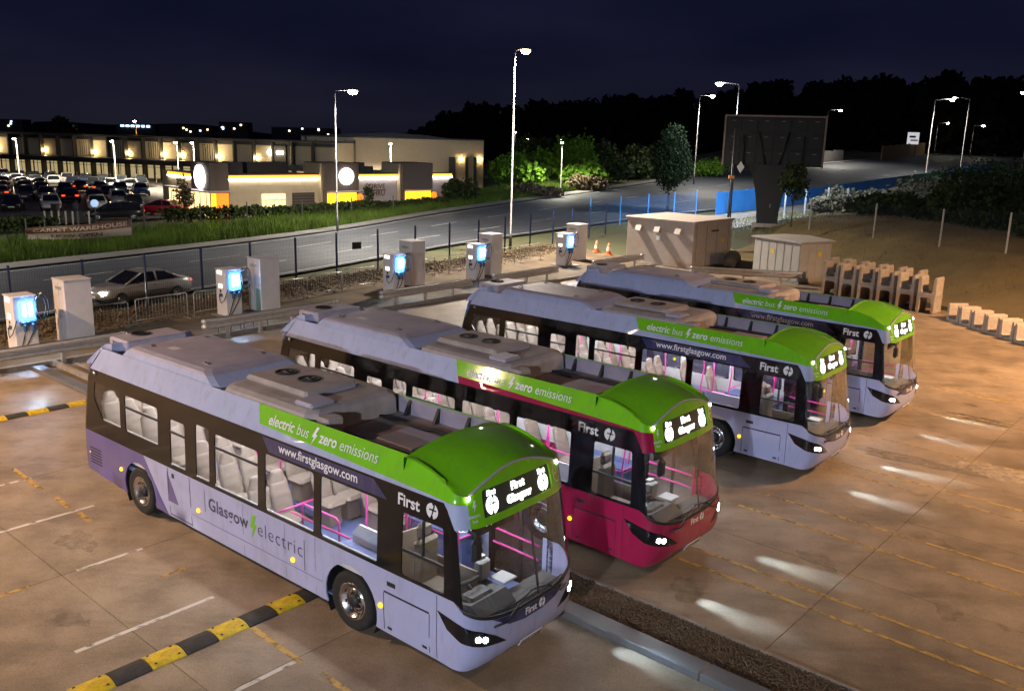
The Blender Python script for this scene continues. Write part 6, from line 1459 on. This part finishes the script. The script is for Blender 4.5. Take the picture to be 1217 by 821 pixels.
car(-33.2, 90.5, R(-70), cpaint('white', COLS[3][1]), 'white car in the second car park row near the restaurant', 1, gcar, z=.03); car(-30.6, 92.5, R(-70), cpaint('red', COLS[5][1]), 'dark red car at the restaurant end of the second row', 1, gcar, z=.03)
NM = {'black': 'black', 'navy': 'dark blue', 'grey': 'grey', 'white': 'white', 'silver2': 'silver', 'blue': 'bright blue'}
for ri, D in enumerate((91, 98.5, 106, 113.5, 121)):
    nth = 0; x = -.59*D; xe = (-.40 if ri else -.40)*D-(3 if ri == 0 else 0)
    while x < xe:
        c_ = cr_.choices(['black', 'navy', 'grey', 'white', 'silver2', 'blue'], [8, 4, 4, 1.3, 1.2, .5])[0]
        if cr_.random() > .07:
            car(x, D+(x+.5*D)*-.3+cr_.uniform(-.4, .4), R(-65)+R(cr_.uniform(-3, 3))+(math.pi if cr_.random() < .3 else 0), cpaint(c_, dict(COLS)[c_]), '%s car, %s from the left in the %s row of the car park' % (NM[c_], ORD[nth], ('second', 'third', 'fourth', 'fifth', 'farthest')[ri]), cr_.randint(0, 1), gcar, z=.03); nth += 1
        x += 2.75
# bollards, bin, person, banner
M['boll'] = mat('pale_bollard', (.55, .50, .38), .6)
for k, (x, y) in enumerate(((-37.0, 69.8), (-36.5, 69.9), (-36.0, 70.0), (-35.5, 70.1), (-35.0, 70.2), (-33.9, 70.6))):
    m = MB(); m.lathe([(.07, 0), (.07, .98), (.05, 1.05), (.001, 1.06)], (0, 0, 0), 'z', 10); o = m.build('bollard', M['boll'], None, (x, y, 0)); tag(o, 'pale round bollard behind the banner, %s' % (ORD[k]+' from the left' if k < 5 else 'standing apart at the right'), 'bollard', 'bollards behind the banner')
for k in range(14):
    m = MB(); m.lathe([(.06, 0), (.06, 1.15), (.001, 1.16)], (0, 0, 0), 'z', 8); o = m.build('bollard', M['boll'], None, (-66+k*1.9, 131.5-k*.62, 0)); tag(o, 'pale bollard along the retail shop fronts, %s from the left' % ORD[k], 'bollard', 'bollards along the shop fronts')
r = empty('litter_bin', (-38.6, 74.6, .03), 0, 'dark litter bin standing at the car park kerb', 'litter bin'); part('bin_body', M['blackm'], r, 'box', (0, 0, .55), (.55, .55, 1.1), bev=.06); part('lid', M['col'], r, 'box', (0, 0, 1.14), (.62, .62, .10), bev=.04)
# a person walking by the bollards
def person(x, y):
    me = bpy.data.meshes.new('person'); J = {'pel': (0, 0, .95), 'wai': (0, 0, 1.12), 'che': (.0, 0, 1.35), 'nec': (0, 0, 1.50), 'hea': (.03, 0, 1.62), 'top': (.03, 0, 1.74), 'sl': (0, .19, 1.42), 'el': (-.08, .25, 1.15), 'hl': (.05, .25, .92), 'sr': (0, -.19, 1.42), 'er': (.05, -.25, 1.15), 'hr': (.18, -.24, .96), 'kl': (.12, .10, .50), 'al': (.16, .10, .09), 'tl': (.36, .10, .04), 'll': (.01, .10, .88), 'lr': (.01, -.10, .88), 'kr': (-.03, -.10, .50), 'ar': (-.22, -.10, .10), 'tr': (-.05, -.10, .04)}
    N = list(J); E_ = [('pel', 'wai'), ('wai', 'che'), ('che', 'nec'), ('nec', 'hea'), ('hea', 'top'), ('che', 'sl'), ('sl', 'el'), ('el', 'hl'), ('che', 'sr'), ('sr', 'er'), ('er', 'hr'), ('pel', 'll'), ('ll', 'kl'), ('kl', 'al'), ('al', 'tl'), ('pel', 'lr'), ('lr', 'kr'), ('kr', 'ar'), ('ar', 'tr')]
    rad = dict(pel=.16, wai=.15, che=.17, nec=.06, hea=.10, top=.08, sl=.08, el=.055, hl=.04, sr=.08, er=.055, hr=.04, ll=.10, lr=.10, kl=.07, kr=.07, al=.05, ar=.05, tl=.04, tr=.04)
    me.from_pydata([J[k] for k in N], [(N.index(a), N.index(b)) for a, b in E_], []); me.skin_vertices if 0 else None
    o = bpy.data.objects.new('person', me); COL.objects.link(o); md = o.modifiers.new('skin', 'SKIN'); 
    for i, k in enumerate(N): me.skin_vertices[0].data[i].radius = (rad[k], rad[k])
    me.skin_vertices[0].data[0].use_root = True
    o.modifiers.new('sub', 'SUBSURF').render_levels = 1; me.materials.append(mat('dark_clothes', (.03, .03, .04), .8)); o.location = (x, y, .03); o.rotation_euler = (0, 0, R(-30)); return o
tag(person(-35.9, 72.6), 'person in dark clothes walking beside the bollards', 'person')
# banner on two posts
bn = empty('banner', (-31.3, 56.6, 0), R(14), 'sagging two tone vinyl banner reading now open on the verge', 'banner')
def bpt(u, v):   # u 0..1 along, v 0..1 up
    x = u*6.3; sagz = -.22*math.sin(math.pi*u)*(.4+.6*v)+.30*u; return (x, .10*math.sin(u*9)+.06*math.sin(v*5+u*4), .42+v*(1.08-.35*(1-u)**3)+sagz)
def bgrid(v0, v1, nm, m_, off=0):
    V = [(lambda p: (p[0], p[1]-off, p[2]))(bpt(i/40, v0+(v1-v0)*j/8)) for i in range(41) for j in range(9)]; F = [(i*9+j, (i+1)*9+j, (i+1)*9+j+1, i*9+j+1) for i in range(40) for j in range(8)]
    m = MB(); m.add(V, F, True); return m.build(nm, m_, bn)
bgrid(.48, 1.0, 'upper_band', mat('brown_vinyl', (.13, .05, .02), .6, noise=.2)); bgrid(0, .48, 'lower_band', mat('tan_vinyl', (.34, .27, .20), .6, noise=.2))
def btext(s, u0, u1, v, size, m_, nm):
    V, F = text2d(s, size, .008); w_ = max(p[0] for p in V); m = MB(); P_ = []
    for x, z in V:
        p = bpt(u0+(u1-u0)*x/w_, v+z/1.15); P_.append((p[0], p[1]-.012, p[2]))
    m.add(P_, F); m.build(nm, m_, bn)
btext('CARPET WAREHOUSE', .06, .96, .60, .42, mat('tan_letters', (.42, .33, .25), .6), 'lettering'); btext('NOW OPEN', .22, .72, .14, .38, mat('brown_letters', (.10, .04, .02), .6), 'lettering')
for u in (0.0, .17, 1.0): p = bpt(u, 0); part('post', M['col'], bn, 'box', (p[0], p[1]+.08, .8), (.07, .07, 1.9))
# thin posts of the verge fence
for k, (x, y) in enumerate(((-30.3, 61.5), (-27.6, 66.0), (-25.0, 70.5), (-22.2, 73.6), (-18.6, 77.6), (-15.0, 81.5), (-11.8, 86))):
    m = MB(); m.box((0, 0, .9), (.09, .09, 1.9)); m.box((0, 0, 1.87), (.11, .11, .04)); o = m.build('verge_post', M['col'], None, (x, y, 0)); tag(o, 'thin grey post in the verge grass, %s from the left' % ORD[k], 'post', 'posts in the verge grass')
